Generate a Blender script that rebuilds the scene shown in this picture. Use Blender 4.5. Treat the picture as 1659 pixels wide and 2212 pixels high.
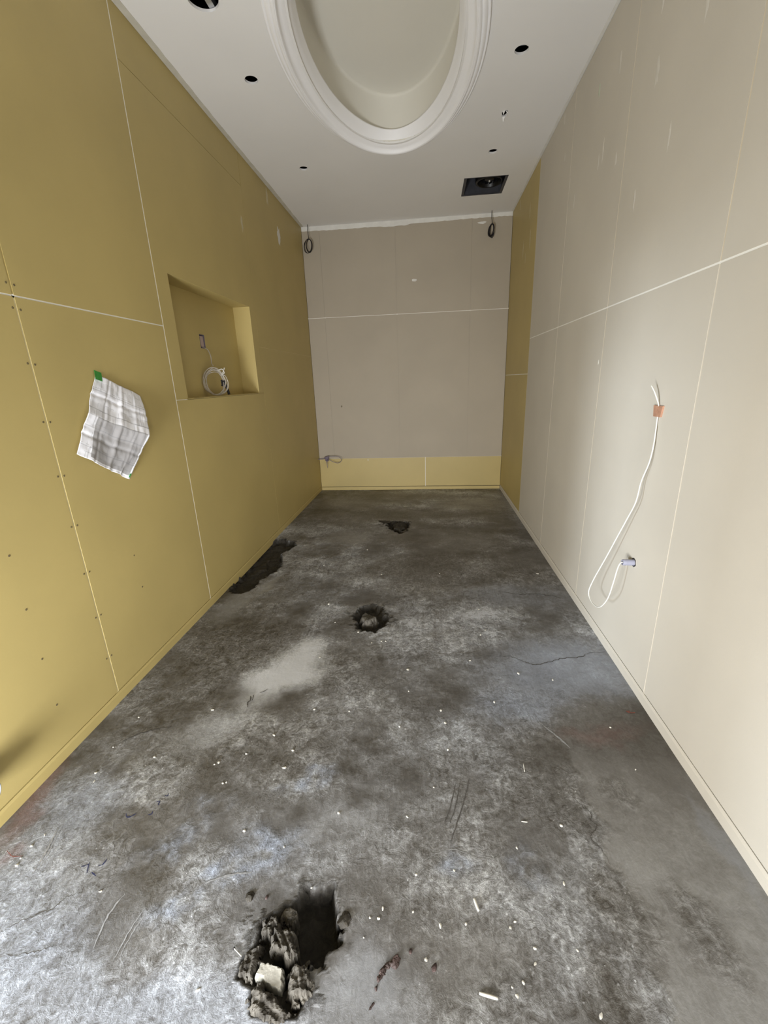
import bpy, bmesh, math, random
import numpy as np
from mathutils import Matrix, Vector, noise as mnoise

for o in list(bpy.data.objects):
    bpy.data.objects.remove(o, do_unlink=True)
scene = bpy.context.scene
COL = scene.collection

# room measures (metres): x 0..W across, y depth (camera at y=0), z up
W, D, H = 2.4236, 5.597, 3.171
YR = -0.50                      # rear wall, behind the camera
DOOR = (0.06, 0.74, 0.70)       # rear opening: x0, x1, height
FILL_GAP = (1.22, 2.28, 1.15)      # added rear opening, keeps the fill lamp's light low

# ------------------------------------------------------------------ camera
cam_d = bpy.data.cameras.new('camera')
cam_d.sensor_fit = 'VERTICAL'
cam_d.sensor_height = 36.0
cam_d.lens = 913.207 / 2212.0 * 36.0
cam_d.clip_start = 0.02
cam = bpy.data.objects.new('camera', cam_d)
COL.objects.link(cam)
R_ = ((0.99459706, -0.1037513, 0.00351573),
      (0.09800017, 0.94955872, 0.29788287),
      (-0.03424413, -0.29592888, 0.95459596))
cam.matrix_world = Matrix((
    (R_[0][0], R_[0][2], -R_[0][1], 1.47043),
    (R_[1][0], R_[1][2], -R_[1][1], 0.0),
    (R_[2][0], R_[2][2], -R_[2][1], 1.42113),
    (0, 0, 0, 1)))
scene.camera = cam

# ------------------------------------------------------------------ light
world = bpy.data.worlds.new('sky')
scene.world = world
world.use_nodes = True
world.node_tree.nodes['Background'].inputs[0].default_value = (0.80, 0.90, 1.0, 1)
world.node_tree.nodes['Background'].inputs[1].default_value = 0.4

def area(name, loc, direction, sx, sy, power, color):
    d = bpy.data.lights.new(name, 'AREA')
    d.shape = 'RECTANGLE'
    d.size, d.size_y = sx, sy
    d.energy = power
    d.color = color
    o = bpy.data.objects.new(name, d)
    o.location = loc
    o.rotation_euler = Vector(direction).to_track_quat('-Z', 'Y').to_euler()
    COL.objects.link(o)
    return o

# daylight entering through the low opening behind the camera
area('daylight', ((DOOR[0] + DOOR[1]) / 2, YR + 0.02, 0.34), (0.05, 1, 0.24), 0.64, 0.62, 42, (0.95, 0.975, 1.0))
# cool daylight slanting in through the opening in the left wall, beside the camera
area('daylight_left', (-3.0, -2.57, 0.80), (5.42, 4.85, 0.0), 0.75, 0.9, 185, (0.76, 0.87, 1.0))
area('fill_side', (1.85, YR - 1.5, 0.80), (-0.2, 1, -0.06), 1.1, 0.9, 46, (1.0, 0.97, 0.92))  # added warm fill lamp behind right, brightens the lower walls

vs = scene.view_settings
vs.view_transform = 'Standard'
vs.look = 'None'
vs.gamma = 1.0
vs.use_curve_mapping = False
vs.exposure = 1.2

# ------------------------------------------------------------------ materials
MATS = {}

def nt(name):
    m = bpy.data.materials.new(name)
    m.use_nodes = True
    t = m.node_tree
    b = t.nodes['Principled BSDF']
    MATS[name] = m
    return m, t, b

def N(t, typ, **kw):
    n = t.nodes.new(typ)
    for k, v in kw.items():
        if k in ('loc',):
            continue
        setattr(n, k, v)
    return n

def mat(name, col, rough=0.8, var=0.06, scale=3.0, bump=0.0, bscale=200.0, metal=0.0, spec=0.3, col2=None, stretch=(1, 1, 1)):
    m, t, b = nt(name)
    tc = N(t, 'ShaderNodeTexCoord')
    mp = N(t, 'ShaderNodeMapping')
    mp.inputs['Scale'].default_value = stretch
    t.links.new(tc.outputs['Object'], mp.inputs[0])
    no = N(t, 'ShaderNodeTexNoise')
    no.inputs['Scale'].default_value = scale
    no.inputs['Detail'].default_value = 5
    t.links.new(mp.outputs[0], no.inputs['Vector'])
    rp = N(t, 'ShaderNodeValToRGB')
    rp.color_ramp.elements[0].position = 0.3
    rp.color_ramp.elements[1].position = 0.7
    c2 = col2 if col2 else tuple(min(1, c * (1 + var)) for c in col)
    c1 = col if col2 else tuple(c * (1 - var) for c in col)
    rp.color_ramp.elements[0].color = (*c1, 1)
    rp.color_ramp.elements[1].color = (*c2, 1)
    t.links.new(no.outputs['Fac'], rp.inputs[0])
    t.links.new(rp.outputs[0], b.inputs['Base Color'])
    b.inputs['Roughness'].default_value = rough
    b.inputs['Metallic'].default_value = metal
    b.inputs['Specular IOR Level'].default_value = spec
    if bump:
        n2 = N(t, 'ShaderNodeTexNoise')
        n2.inputs['Scale'].default_value = bscale
        n2.inputs['Detail'].default_value = 3
        t.links.new(tc.outputs['Object'], n2.inputs['Vector'])
        bp = N(t, 'ShaderNodeBump')
        bp.inputs['Strength'].default_value = bump
        bp.inputs['Distance'].default_value = 0.002
        t.links.new(n2.outputs['Fac'], bp.inputs['Height'])
        t.links.new(bp.outputs[0], b.inputs['Normal'])
    return m

M_YEL = mat('yellow_board', (0.51, 0.400, 0.155), 0.5, 0.05, 2.2, 0.08, 350, spec=0.5)
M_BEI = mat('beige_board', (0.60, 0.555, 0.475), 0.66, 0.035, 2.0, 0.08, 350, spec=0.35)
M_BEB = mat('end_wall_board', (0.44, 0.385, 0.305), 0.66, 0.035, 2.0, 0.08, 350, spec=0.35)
M_WHI = mat('white_joint', (0.88, 0.86, 0.80), 0.7, 0.05, 9)
M_TAN = mat('tan_joint', (0.66, 0.58, 0.44), 0.7, 0.08, 9)
M_TA2 = mat('cream_joint', (0.70, 0.635, 0.525), 0.7, 0.06, 9)
M_PYE = mat('pale_yellow_joint', (0.74, 0.64, 0.36), 0.7, 0.08, 9)
M_CEI = mat('ceiling_board', (0.84, 0.825, 0.81), 0.85, 0.02, 1.5, 0.05, 300, spec=0.2)
M_PUT = mat('putty', (0.78, 0.765, 0.72), 0.8, 0.06, 12)
M_GPU = mat('grey_putty', (0.58, 0.55, 0.47), 0.8, 0.08, 12)
M_MOU = mat('moulding_white', (0.965, 0.955, 0.965), 0.55, 0.015, 6, 0.04, 60)
M_REC = mat('recess_cream', (0.76, 0.73, 0.65), 0.85, 0.02, 2, spec=0.2)
M_DARK = mat('void_dark', (0.03, 0.03, 0.03), 0.9, 0.1)
M_BLK = mat('black_rubber', (0.015, 0.013, 0.015), 0.5, 0.1, 30)
M_STEEL = mat('galvanised_steel', (0.55, 0.56, 0.58), 0.4, 0.08, 30, metal=0.7)
M_CABW = mat('white_cable', (0.70, 0.68, 0.62), 0.45, 0.05, 30)
M_CABG = mat('grey_cable', (0.52, 0.47, 0.39), 0.45, 0.08, 30)
M_TIE = mat('purple_grey_plastic', (0.20, 0.17, 0.22), 0.5, 0.1, 40)
M_COND = mat('lilac_grey_conduit', (0.30, 0.30, 0.37), 0.45, 0.06, 40)
M_COP = mat('copper_orange_tape', (0.47, 0.255, 0.165), 0.5, 0.15, 60)
M_GRN = mat('green_tape', (0.06, 0.33, 0.06), 0.55, 0.12, 60)
M_PINK = mat('pinkish_box', (0.52, 0.40, 0.36), 0.5, 0.06, 30)
M_FAN = mat('fan_metal', (0.070, 0.070, 0.080), 0.45, 0.15, 20, metal=0.2)
M_FANB = mat('fan_black', (0.006, 0.006, 0.007), 0.35, 0.1, 20)
M_CHIP = mat('white_chip', (0.62, 0.595, 0.53), 0.7, 0.08, 80)
M_PEN = mat('blue_black_ink', (0.03, 0.035, 0.09), 0.7, 0.1, 90)
M_CRK = mat('crack_shade_and_marks', (0.085, 0.078, 0.07), 0.9, 0.3, 60)  # deep shade in cracks given as dark colour; also scratches and pencil marks
M_SCR = mat('scrape_light', (0.27, 0.27, 0.27), 0.8, 0.3, 120)
M_RED = mat('red_chalk', (0.24, 0.08, 0.06), 0.9, 0.3, 90)
M_SCREW = mat('screw_head', (0.16, 0.13, 0.08), 0.45, 0.2, 90, metal=0.3)
M_MORT = mat('mortar_clod', (0.022, 0.018, 0.013), 0.7, 0.4, 30, 1.0, 110, col2=(0.125, 0.114, 0.096))
M_MUD = mat('dark_mud', (0.012, 0.010, 0.007), 0.6, 0.4, 30, 0.9, 90, col2=(0.045, 0.038, 0.028))
M_BRN = mat('brown_mud', (0.03, 0.02, 0.017), 0.6, 0.4, 40, 0.9, 120, col2=(0.09, 0.06, 0.055))
M_PALE = mat('pale_mortar', (0.27, 0.257, 0.22), 0.25, 0.08, 14, 0.3, 70, spec=0.6)

# floor: trowelled raw concrete, colours from stain and painted-daylight attributes on the mesh
def floor_mat():
    m, t, b = nt('concrete_floor')
    tc = N(t, 'ShaderNodeTexCoord')
    def attr(nm):
        a = N(t, 'ShaderNodeAttribute')
        a.attribute_name = nm
        return a.outputs['Fac']
    def noise(scale, detail=6, rough=0.6, dist=0.0):
        n = N(t, 'ShaderNodeTexNoise')
        n.inputs['Scale'].default_value = scale
        n.inputs['Detail'].default_value = detail
        n.inputs['Roughness'].default_value = rough
        n.inputs['Distortion'].default_value = dist
        t.links.new(tc.outputs['Object'], n.inputs['Vector'])
        return n.outputs['Fac']
    def math_(op, a, b2, c=None):
        n = N(t, 'ShaderNodeMath', operation=op)
        for i, v in enumerate((a, b2, c)):
            if v is None:
                continue
            if isinstance(v, (int, float)):
                n.inputs[i].default_value = v
            else:
                t.links.new(v, n.inputs[i])
        return n.outputs[0]
    tone, tint, coarse, mud, red = attr('tone'), attr('tint'), attr('coarse'), attr('mud'), attr('red')
    n_f = noise(26, 8, 0.7, 1.2)
    n_g = noise(95, 5, 0.7, 0.6)
    n_s = noise(9, 6, 0.62, 1.8)
    n_w = noise(6.5, 4, 0.55, 3.5)
    mpv = N(t, 'ShaderNodeMapping')
    mpv.inputs['Scale'].default_value = (46, 8, 1)
    mpv.inputs['Rotation'].default_value = (0, 0, 0.25)
    t.links.new(tc.outputs['Object'], mpv.inputs[0])
    nv = N(t, 'ShaderNodeTexNoise')
    nv.inputs['Scale'].default_value = 1.0
    nv.inputs['Detail'].default_value = 5
    nv.inputs['Distortion'].default_value = 0.9
    t.links.new(mpv.outputs[0], nv.inputs['Vector'])
    n_v = nv.outputs['Fac']
    # coarse trowel grain only where the surface is rough
    d1 = math_('MULTIPLY', math_('SUBTRACT', n_f, 0.5), 1.3)
    d2 = math_('MULTIPLY', math_('SUBTRACT', n_g, 0.5), 0.95)
    d3 = math_('MULTIPLY', math_('SUBTRACT', n_s, 0.5), 0.62)
    def swirl(nz, wdt, amp):
        a = math_('ABSOLUTE', math_('SUBTRACT', nz, 0.5), 0)
        return math_('MULTIPLY', math_('MAXIMUM', math_('SUBTRACT', 1.0, math_('DIVIDE', a, wdt)), 0.0), amp)
    lines = math_('ADD', swirl(n_w, 0.014, 0.10), math_('MULTIPLY', math_('SUBTRACT', n_v, 0.5), 0.30))
    dd = math_('ADD', math_('ADD', math_('ADD', d1, d2), d3), lines)
    dd = math_('MULTIPLY', dd, math_('MULTIPLY_ADD', coarse, 0.85, 0.16))
    tt = math_('ADD', tone, dd)
    # light specks
    vo = N(t, 'ShaderNodeTexVoronoi')
    vo.inputs['Scale'].default_value = 58
    t.links.new(tc.outputs['Object'], vo.inputs['Vector'])
    sp = math_('LESS_THAN', vo.outputs['Distance'], 0.17)
    gate = math_('GREATER_THAN', noise(23, 3), 0.56)
    sp = math_('MULTIPLY', math_('MULTIPLY', sp, gate), math_('MULTIPLY', coarse, 0.34))
    tt = math_('ADD', tt, sp)
    rp = N(t, 'ShaderNodeValToRGB')
    els = rp.color_ramp.elements
    els[0].position = 0.0
    els[0].color = (0.030, 0.025, 0.019, 1)
    els[1].position = 1.0
    els[1].color = (0.56, 0.56, 0.56, 1)
    for p, c in ((0.25, (0.068, 0.060, 0.050)), (0.5, (0.150, 0.143, 0.134)), (0.75, (0.30, 0.297, 0.29))):
        e = els.new(p)
        e.color = (*c, 1)
    t.links.new(tt, rp.inputs[0])
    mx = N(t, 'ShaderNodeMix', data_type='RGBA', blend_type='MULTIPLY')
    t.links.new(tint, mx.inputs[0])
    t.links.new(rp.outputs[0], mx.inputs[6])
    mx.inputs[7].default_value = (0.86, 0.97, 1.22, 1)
    mr = N(t, 'ShaderNodeMix', data_type='RGBA')
    t.links.new(math_('MULTIPLY', red, noise(40, 6, 0.7)), mr.inputs[0])
    t.links.new(mx.outputs[2], mr.inputs[6])
    mr.inputs[7].default_value = (0.24, 0.10, 0.085, 1)
    mm = N(t, 'ShaderNodeMix', data_type='RGBA')
    t.links.new(mud, mm.inputs[0])
    t.links.new(mr.outputs[2], mm.inputs[6])
    mrp = N(t, 'ShaderNodeValToRGB')
    mrp.color_ramp.elements[0].position = 0.35
    mrp.color_ramp.elements[0].color = (0.010, 0.008, 0.005, 1)
    mrp.color_ramp.elements[1].position = 0.75
    mrp.color_ramp.elements[1].color = (0.050, 0.043, 0.032, 1)
    t.links.new(n_f, mrp.inputs[0])
    t.links.new(mrp.outputs[0], mm.inputs[7])
    t.links.new(mm.outputs[2], b.inputs['Base Color'])
    rg = math_('MULTIPLY_ADD', n_s, 0.35, 0.26)
    rg = math_('ADD', rg, math_('MULTIPLY', coarse, 0.06))
    rg = math_('ADD', rg, math_('MULTIPLY', mud, 0.25))
    t.links.new(rg, b.inputs['Roughness'])
    b.inputs['Specular IOR Level'].default_value = 0.5
    hgt = math_('ADD', math_('ADD', math_('MULTIPLY', n_f, 0.7), math_('MULTIPLY', n_g, 0.45)), math_('MULTIPLY', n_v, 0.45))
    hgt = math_('MULTIPLY', hgt, math_('ADD', math_('MULTIPLY_ADD', coarse, 0.8, 0.10), mud))
    bp = N(t, 'ShaderNodeBump')
    bp.inputs['Strength'].default_value = 0.9
    bp.inputs['Distance'].default_value = 0.008
    t.links.new(hgt, bp.inputs['Height'])
    t.links.new(bp.outputs[0], b.inputs['Normal'])
    return m
M_FLO = floor_mat()

# printed plan sheet: faint drawing lines on white paper (u,v from UV map)
def paper_mat():
    m, t, b = nt('printed_paper')
    uv = N(t, 'ShaderNodeUVMap')
    def brick(sx, sy, off, mortar, loc):
        mp = N(t, 'ShaderNodeMapping')
        mp.inputs['Location'].default_value = loc
        t.links.new(uv.outputs[0], mp.inputs[0])
        br = N(t, 'ShaderNodeTexBrick')
        br.offset = off
        br.inputs['Scale'].default_value = 1.0
        br.inputs['Brick Width'].default_value = sx
        br.inputs['Row Height'].default_value = sy
        br.inputs['Mortar Size'].default_value = mortar
        br.inputs['Mortar Smooth'].default_value = 0.0
        t.links.new(mp.outputs[0], br.inputs['Vector'])
        return br.outputs['Fac']
    f1 = brick(0.31, 0.225, 0.37, 0.006, (0.07, 0.04, 0))
    f2 = brick(0.115, 0.085, 0.63, 0.004, (0.02, 0.01, 0))
    no = N(t, 'ShaderNodeTexNoise')
    no.inputs['Scale'].default_value = 6
    t.links.new(uv.outputs[0], no.inputs['Vector'])
    g = N(t, 'ShaderNodeMath', operation='GREATER_THAN')
    t.links.new(no.outputs['Fac'], g.inputs[0])
    g.inputs[1].default_value = 0.5
    mul = N(t, 'ShaderNodeMath', operation='MULTIPLY')
    t.links.new(f2, mul.inputs[0])
    t.links.new(g.outputs[0], mul.inputs[1])
    a1 = N(t, 'ShaderNodeMath', operation='MULTIPLY')
    t.links.new(f1, a1.inputs[0])
    a1.inputs[1].default_value = 0.34
    a2 = N(t, 'ShaderNodeMath', operation='MULTIPLY_ADD')
    t.links.new(mul.outputs[0], a2.inputs[0])
    a2.inputs[1].default_value = 0.30
    t.links.new(a1.outputs[0], a2.inputs[2])
    mx = N(t, 'ShaderNodeMix', data_type='RGBA')
    t.links.new(a2.outputs[0], mx.inputs[0])
    sx = N(t, 'ShaderNodeSeparateXYZ')
    t.links.new(uv.outputs[0], sx.inputs[0])
    def band(sock, lo, hi):
        g1 = N(t, 'ShaderNodeMath', operation='GREATER_THAN')
        t.links.new(sock, g1.inputs[0])
        g1.inputs[1].default_value = lo
        g2 = N(t, 'ShaderNodeMath', operation='LESS_THAN')
        t.links.new(sock, g2.inputs[0])
        g2.inputs[1].default_value = hi
        g3 = N(t, 'ShaderNodeMath', operation='MULTIPLY')
        t.links.new(g1.outputs[0], g3.inputs[0])
        t.links.new(g2.outputs[0], g3.inputs[1])
        return g3.outputs[0]
    def rect(u0, u1, v0, v1, amt):
        g3 = N(t, 'ShaderNodeMath', operation='MULTIPLY')
        t.links.new(band(sx.outputs[0], u0, u1), g3.inputs[0])
        t.links.new(band(sx.outputs[1], v0, v1), g3.inputs[1])
        g4 = N(t, 'ShaderNodeMath', operation='MULTIPLY')
        t.links.new(g3.outputs[0], g4.inputs[0])
        g4.inputs[1].default_value = amt
        return g4.outputs[0]
    def plus(a, b_):
        n = N(t, 'ShaderNodeMath', operation='ADD')
        t.links.new(a, n.inputs[0])
        t.links.new(b_, n.inputs[1])
        return n.outputs[0]
    shade = plus(rect(0.16, 0.97, 0.49, 0.965, 0.80), plus(rect(0.04, 0.36, 0.08, 0.48, 0.22), rect(0.55, 0.90, 0.20, 0.42, 0.20)))
    base = N(t, 'ShaderNodeMix', data_type='RGBA')
    t.links.new(shade, base.inputs[0])
    base.inputs[6].default_value = (0.92, 0.92, 0.97, 1)
    base.inputs[7].default_value = (0.30, 0.285, 0.28, 1)
    t.links.new(base.outputs[2], mx.inputs[6])
    mx.inputs[7].default_value = (0.22, 0.22, 0.24, 1)
    t.links.new(mx.outputs[2], b.inputs['Base Color'])
    b.inputs['Roughness'].default_value = 0.6
    return m
M_PAP = paper_mat()

# ------------------------------------------------------------------ helpers
def wloc(o):
    v = Vector((0, 0, 0))
    while o is not None:
        v += o.location
        o = o.parent
    return v

def make(name, verts, faces, material, parent=None, smooth=False, origin=None):
    """one mesh object; verts in world space"""
    off = wloc(parent) if parent else Vector((0, 0, 0))
    org = Vector(origin) if origin is not None else off
    me = bpy.data.meshes.new(name)
    me.from_pydata([(v[0] - org.x, v[1] - org.y, v[2] - org.z) for v in verts], [], faces)
    bm = bmesh.new()
    bm.from_mesh(me)
    bmesh.ops.recalc_face_normals(bm, faces=bm.faces)
    bm.to_mesh(me)
    bm.free()
    if material:
        me.materials.append(material)
    if smooth:
        me.polygons.foreach_set('use_smooth', [True] * len(me.polygons))
    o = bpy.data.objects.new(name, me)
    COL.objects.link(o)
    o.location = org - off
    if parent:
        o.parent = parent
    return o

def tag(o, label, cat, group=None):
    o['label'] = label
    o['category'] = cat
    if group:
        o['group'] = group
    return o

def struct(o, label=None):
    o['kind'] = 'structure'
    if label:
        o['label'] = label
    return o

def thing(name, loc, label, cat, group=None):
    o = bpy.data.objects.new(name, None)
    o.empty_display_size = 0.05
    o.location = loc
    COL.objects.link(o)
    return tag(o, label, cat, group)

BOXF = [(0, 1, 2, 3), (4, 5, 6, 7), (0, 1, 5, 4), (1, 2, 6, 5), (2, 3, 7, 6), (3, 0, 4, 7)]

def boxes(*bs):
    V, F = [], []
    for (x0, x1, y0, y1, z0, z1) in bs:
        k = len(V)
        V += [(x0, y0, z0), (x1, y0, z0), (x1, y1, z0), (x0, y1, z0), (x0, y0, z1), (x1, y0, z1), (x1, y1, z1), (x0, y1, z1)]
        F += [tuple(i + k for i in f) for f in BOXF]
    return V, F

def smooth_path(pts, n=8):
    P = [Vector(p) for p in pts]
    out = []
    for i in range(len(P) - 1):
        a, b, c, d = P[max(i - 1, 0)], P[i], P[i + 1], P[min(i + 2, len(P) - 1)]
        for k in range(n):
            t = k / n
            out.append(0.5 * ((2 * b) + (c - a) * t + (2 * a - 5 * b + 4 * c - d) * t * t + (3 * b - a - 3 * c + d) * t ** 3))
    out.append(P[-1])
    return out

def tube_geo(pts, r, seg=8, closed=False):
    V, F = [], []
    n = len(pts)
    up = None
    for i, p in enumerate(pts):
        a = pts[i - 1] if (i > 0 or closed) else p
        b = pts[(i + 1) % n] if (i < n - 1 or closed) else p
        t = (b - a).normalized()
        if up is None:
            up = t.orthogonal().normalized()
        up = (up - t * up.dot(t)).normalized()
        s = t.cross(up)
        rr = r(i / max(1, n - 1)) if callable(r) else r
        for k in range(seg):
            g = 2 * math.pi * k / seg
            q = p + (up * math.cos(g) + s * math.sin(g)) * rr
            V.append(tuple(q))
    m = n if closed else n - 1
    for i in range(m):
        j = (i + 1) % n
        for k in range(seg):
            l = (k + 1) % seg
            F.append((i * seg + k, i * seg + l, j * seg + l, j * seg + k))
    if not closed:
        F.append(tuple(range(seg)))
        F.append(tuple(range((n - 1) * seg, n * seg)))
    return V, F

def tube(name, pts, r, material, parent=None, n=8, seg=8, origin=None):
    V, F = tube_geo(smooth_path(pts, n), r, seg)
    return make(name, V, F, material, parent, True, origin)

def join(*geos):
    V, F = [], []
    for v, f in geos:
        k = len(V)
        V += list(v)
        F += [tuple(i + k for i in q) for q in f]
    return V, F

def ngon(cx, cy, r, n=48, ry=None, jit=0.0, rnd=None):
    out = []
    for k in range(n):
        g = 2 * math.pi * k / n
        j = 1 + (rnd.uniform(-jit, jit) if rnd else 0)
        out.append((cx + r * j * math.cos(g), cy + (ry or r) * j * math.sin(g)))
    return out

def plate(name, outer, holes, t0, t1, to3, material, parent=None):
    """flat plate with holes between depths t0 and t1; to3(u, v, t) -> xyz"""
    bm = bmesh.new()
    edges = []
    for loop in [outer] + holes:
        vs_ = [bm.verts.new((u, v, 0)) for u, v in loop]
        for i in range(len(vs_)):
            edges.append(bm.edges.new((vs_[i], vs_[(i + 1) % len(vs_)])))
    bmesh.ops.triangle_fill(bm, use_beauty=True, use_dissolve=False, edges=edges, normal=(0, 0, 1))
    bm.verts.index_update()
    P = [(v.co.x, v.co.y) for v in bm.verts]
    T = [tuple(v.index for v in f.verts) for f in bm.faces]
    bm.free()
    n = len(P)
    V = [to3(u, v, t0) for u, v in P] + [to3(u, v, t1) for u, v in P]
    F = [tuple(f) for f in T] + [tuple(i + n for i in reversed(f)) for f in T]
    k = 0
    for loop in [outer] + holes:
        m = len(loop)
        for i in range(m):
            a, b = k + i, k + (i + 1) % m
            F.append((a, b, b + n, a + n))
        k += m
    return make(name, V, F, material, parent)

def revolve_disc(cx, cy, z, r, n=32):
    return [(cx + r * math.cos(2 * math.pi * k / n), cy + r * math.sin(2 * math.pi * k / n), z) for k in range(n)]

# ------------------------------------------------------------------ floor (structure)
rng = np.random.default_rng(7)

def vnoise(x, y, seed):
    r = np.random.default_rng(seed)
    tab = r.random((256, 256))
    xi, yi = np.floor(x).astype(int), np.floor(y).astype(int)
    fx, fy = x - xi, y - yi
    fx = fx * fx * (3 - 2 * fx)
    fy = fy * fy * (3 - 2 * fy)
    a = tab[xi % 256, yi % 256]
    b = tab[(xi + 1) % 256, yi % 256]
    c = tab[xi % 256, (yi + 1) % 256]
    d = tab[(xi + 1) % 256, (yi + 1) % 256]
    return (a * (1 - fx) + b * fx) * (1 - fy) + (c * (1 - fx) + d * fx) * fy

def fbm(x, y, s, seed, oct_=5, gain=0.55):
    v, amp, tot = 0, 1.0, 0
    for k in range(oct_):
        v = v + amp * vnoise(x * s + 17.3 * k, y * s - 9.1 * k, seed + k)
        tot += amp
        amp *= gain
        s *= 2.05
    return v / tot

def sdf(px, py, poly):
    poly = np.array(poly)
    d = np.full(px.shape, 1e9)
    inside = np.zeros(px.shape, bool)
    n = len(poly)
    for i in range(n):
        a, b = poly[i], poly[(i + 1) % n]
        e = b - a
        wx, wy = px - a[0], py - a[1]
        t = np.clip((wx * e[0] + wy * e[1]) / (e @ e), 0, 1)
        d = np.minimum(d, np.hypot(wx - t * e[0], wy - t * e[1]))
        c = ((a[1] > py) != (b[1] > py)) & (px < (b[0] - a[0]) * (py - a[1]) / (b[1] - a[1] + 1e-12) + a[0])
        inside ^= c
    return np.where(inside, -d, d)

def sstep(a, b, x):
    t = np.clip((x - a) / (b - a), 0, 1)
    return t * t * (3 - 2 * t)

xs = np.linspace(-0.012, W + 0.012, 352)
ys = np.concatenate([np.linspace(YR, 0.40, 48)[:-1], np.linspace(0.40, 2.6, 360)[:-1], np.linspace(2.6, D + 0.012, 250)])
X, Y = np.meshgrid(xs, ys, indexing='ij')
n_lo = fbm(X, Y, 1.3, 11)
n_md = fbm(X, Y, 5.0, 31)
n_hi = fbm(X, Y, 22.0, 51, 4)
# streaky trowel marks
n_st = fbm(X + 0.15 * n_md, Y * 2.6 + 0.4 * n_lo, 2.6, 71)
wx = X + 0.16 * (fbm(X, Y, 4.0, 91) - 0.5) + 0.05 * (fbm(X, Y, 17.0, 92) - 0.5)
wy = Y + 0.22 * (fbm(X, Y, 4.0, 95) - 0.5) + 0.06 * (fbm(X, Y, 17.0, 96) - 0.5)

def blob(cx, cy, rx, ry, ang=0.0, soft=0.6):
    c, s = math.cos(ang), math.sin(ang)
    u = ((wx - cx) * c + (wy - cy) * s) / rx
    v = (-(wx - cx) * s + (wy - cy) * c) / ry
    d = np.hypot(u, v)
    return 1 - sstep(1 - soft, 1 + soft * 0.6, d)

tone = 0.52 + 0.60 * (n_lo - 0.5) + 0.70 * (n_md - 0.5) + 0.45 * (n_st - 0.5)
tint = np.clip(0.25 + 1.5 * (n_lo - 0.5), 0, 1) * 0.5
coarse = np.clip(0.62 + 2.6 * (n_md - 0.5) + 0.8 * (n_lo - 0.5), 0.08, 1.0)
def lay(b, t=None, ti=None, co=None):
    global tone, tint, coarse
    if t is not None:
        tone = tone * (1 - b) + (t + 0.06 + 0.40 * (tone - 0.5)) * b
    if ti is not None:
        tint = tint * (1 - b) + ti * b
    if co is not None:
        coarse = coarse * (1 - b) + co * b
# pale dried cement film beside the middle hole
lay(blob(0.74, 1.80, 0.30, 0.16, 1.12, 0.6), 1.0, 0.12, 0.0)
lay(blob(0.52, 1.42, 0.20, 0.12, 0.4, 0.8), 0.66, 0.15, 0.3)
# smooth slab around the crack near the right wall, bluish daylight painted in
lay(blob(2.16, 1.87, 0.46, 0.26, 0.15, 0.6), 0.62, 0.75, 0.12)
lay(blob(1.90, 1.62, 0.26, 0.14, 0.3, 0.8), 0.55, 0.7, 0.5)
lay(blob(2.05, 2.62, 0.40, 0.16, 0.1, 0.7), 0.52, 0.5, 0.3)
# damp brown area between
lay(blob(2.22, 1.50, 0.26, 0.20, 0.2, 0.6), 0.34, 0.0, 0.25)
lay(blob(0.40, 2.02, 0.34, 0.32, 0.3, 0.6), 0.36, 0.0, 0.9)
lay(blob(1.5, 3.05, 0.55, 0.30, 0.05, 0.7), 0.34, 0.0, 0.7)
lay(blob(1.2, 4.45, 0.95, 0.18, 0.05, 0.7), 0.30, 0.0, 0.4)
lay(blob(1.15, 5.25, 0.8, 0.2, 0.0, 0.7), 0.38, 0.0, 0.3)
# dry pale patches further back
lay(blob(2.05, 4.86, 0.50, 0.26, 0.0, 0.7), 0.56, 0.0, 0.15)
lay(blob(0.45, 4.95, 0.45, 0.22, 0.0, 0.7), 0.46, 0.0, 0.2)
lay(blob(1.78, 3.70, 0.45, 0.24, 0.1, 0.7), 0.50, 0.0, 0.2)
lay(blob(0.72, 3.75, 0.24, 0.20, 0.1, 0.7), 0.52, 0.1, 0.1)
lay(blob(1.42, 2.72, 0.35, 0.14, 0.1, 0.8), 0.48, 0.0, 0.8)
lay(blob(0.12, 2.45, 0.10, 0.22, 0.0, 0.6), 0.58, 0.1, 0.1)
lay(blob(0.27, 2.72, 0.05, 0.18, -0.3, 0.6), 0.56, 0.0, 0.1)
# lilac-blue marks with the cool daylight cast painted in
for (cx, cy, rx, ry, a) in ((0.69, 1.03, 0.085, 0.05, 0.3), (0.99, 1.16, 0.10, 0.035, 0.7), (1.04, 1.21, 0.05, 0.04, 0.2), (0.96, 0.935, 0.11, 0.055, 0.1), (0.62, 0.90, 0.11, 0.04, 0.5), (1.76, 0.96, 0.05, 0.06, 0.0), (1.55, 0.93, 0.05, 0.05, 0.0), (0.80, 0.83, 0.16, 0.03, 0.5)):
    lay(blob(cx, cy, rx * 1.1, ry * 1.1, a, 0.8) * np.clip(2.6 * n_hi - 0.65, 0, 1) * 0.9, 0.64, 0.85, 0.8)
# pale laitance at the left, bluish daylight painted into its colour
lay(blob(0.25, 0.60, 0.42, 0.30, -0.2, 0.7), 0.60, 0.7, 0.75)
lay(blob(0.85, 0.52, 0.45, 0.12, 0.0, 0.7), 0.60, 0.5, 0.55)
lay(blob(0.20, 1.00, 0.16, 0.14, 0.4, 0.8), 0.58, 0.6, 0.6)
lay(blob(1.30, 0.62, 0.16, 0.10, 0.0, 0.7), 0.62, 0.3, 0.1)
lay(blob(1.18, 1.02, 0.16, 0.08, 0.2, 0.7), 0.58, 0.1, 0.2)
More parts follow.
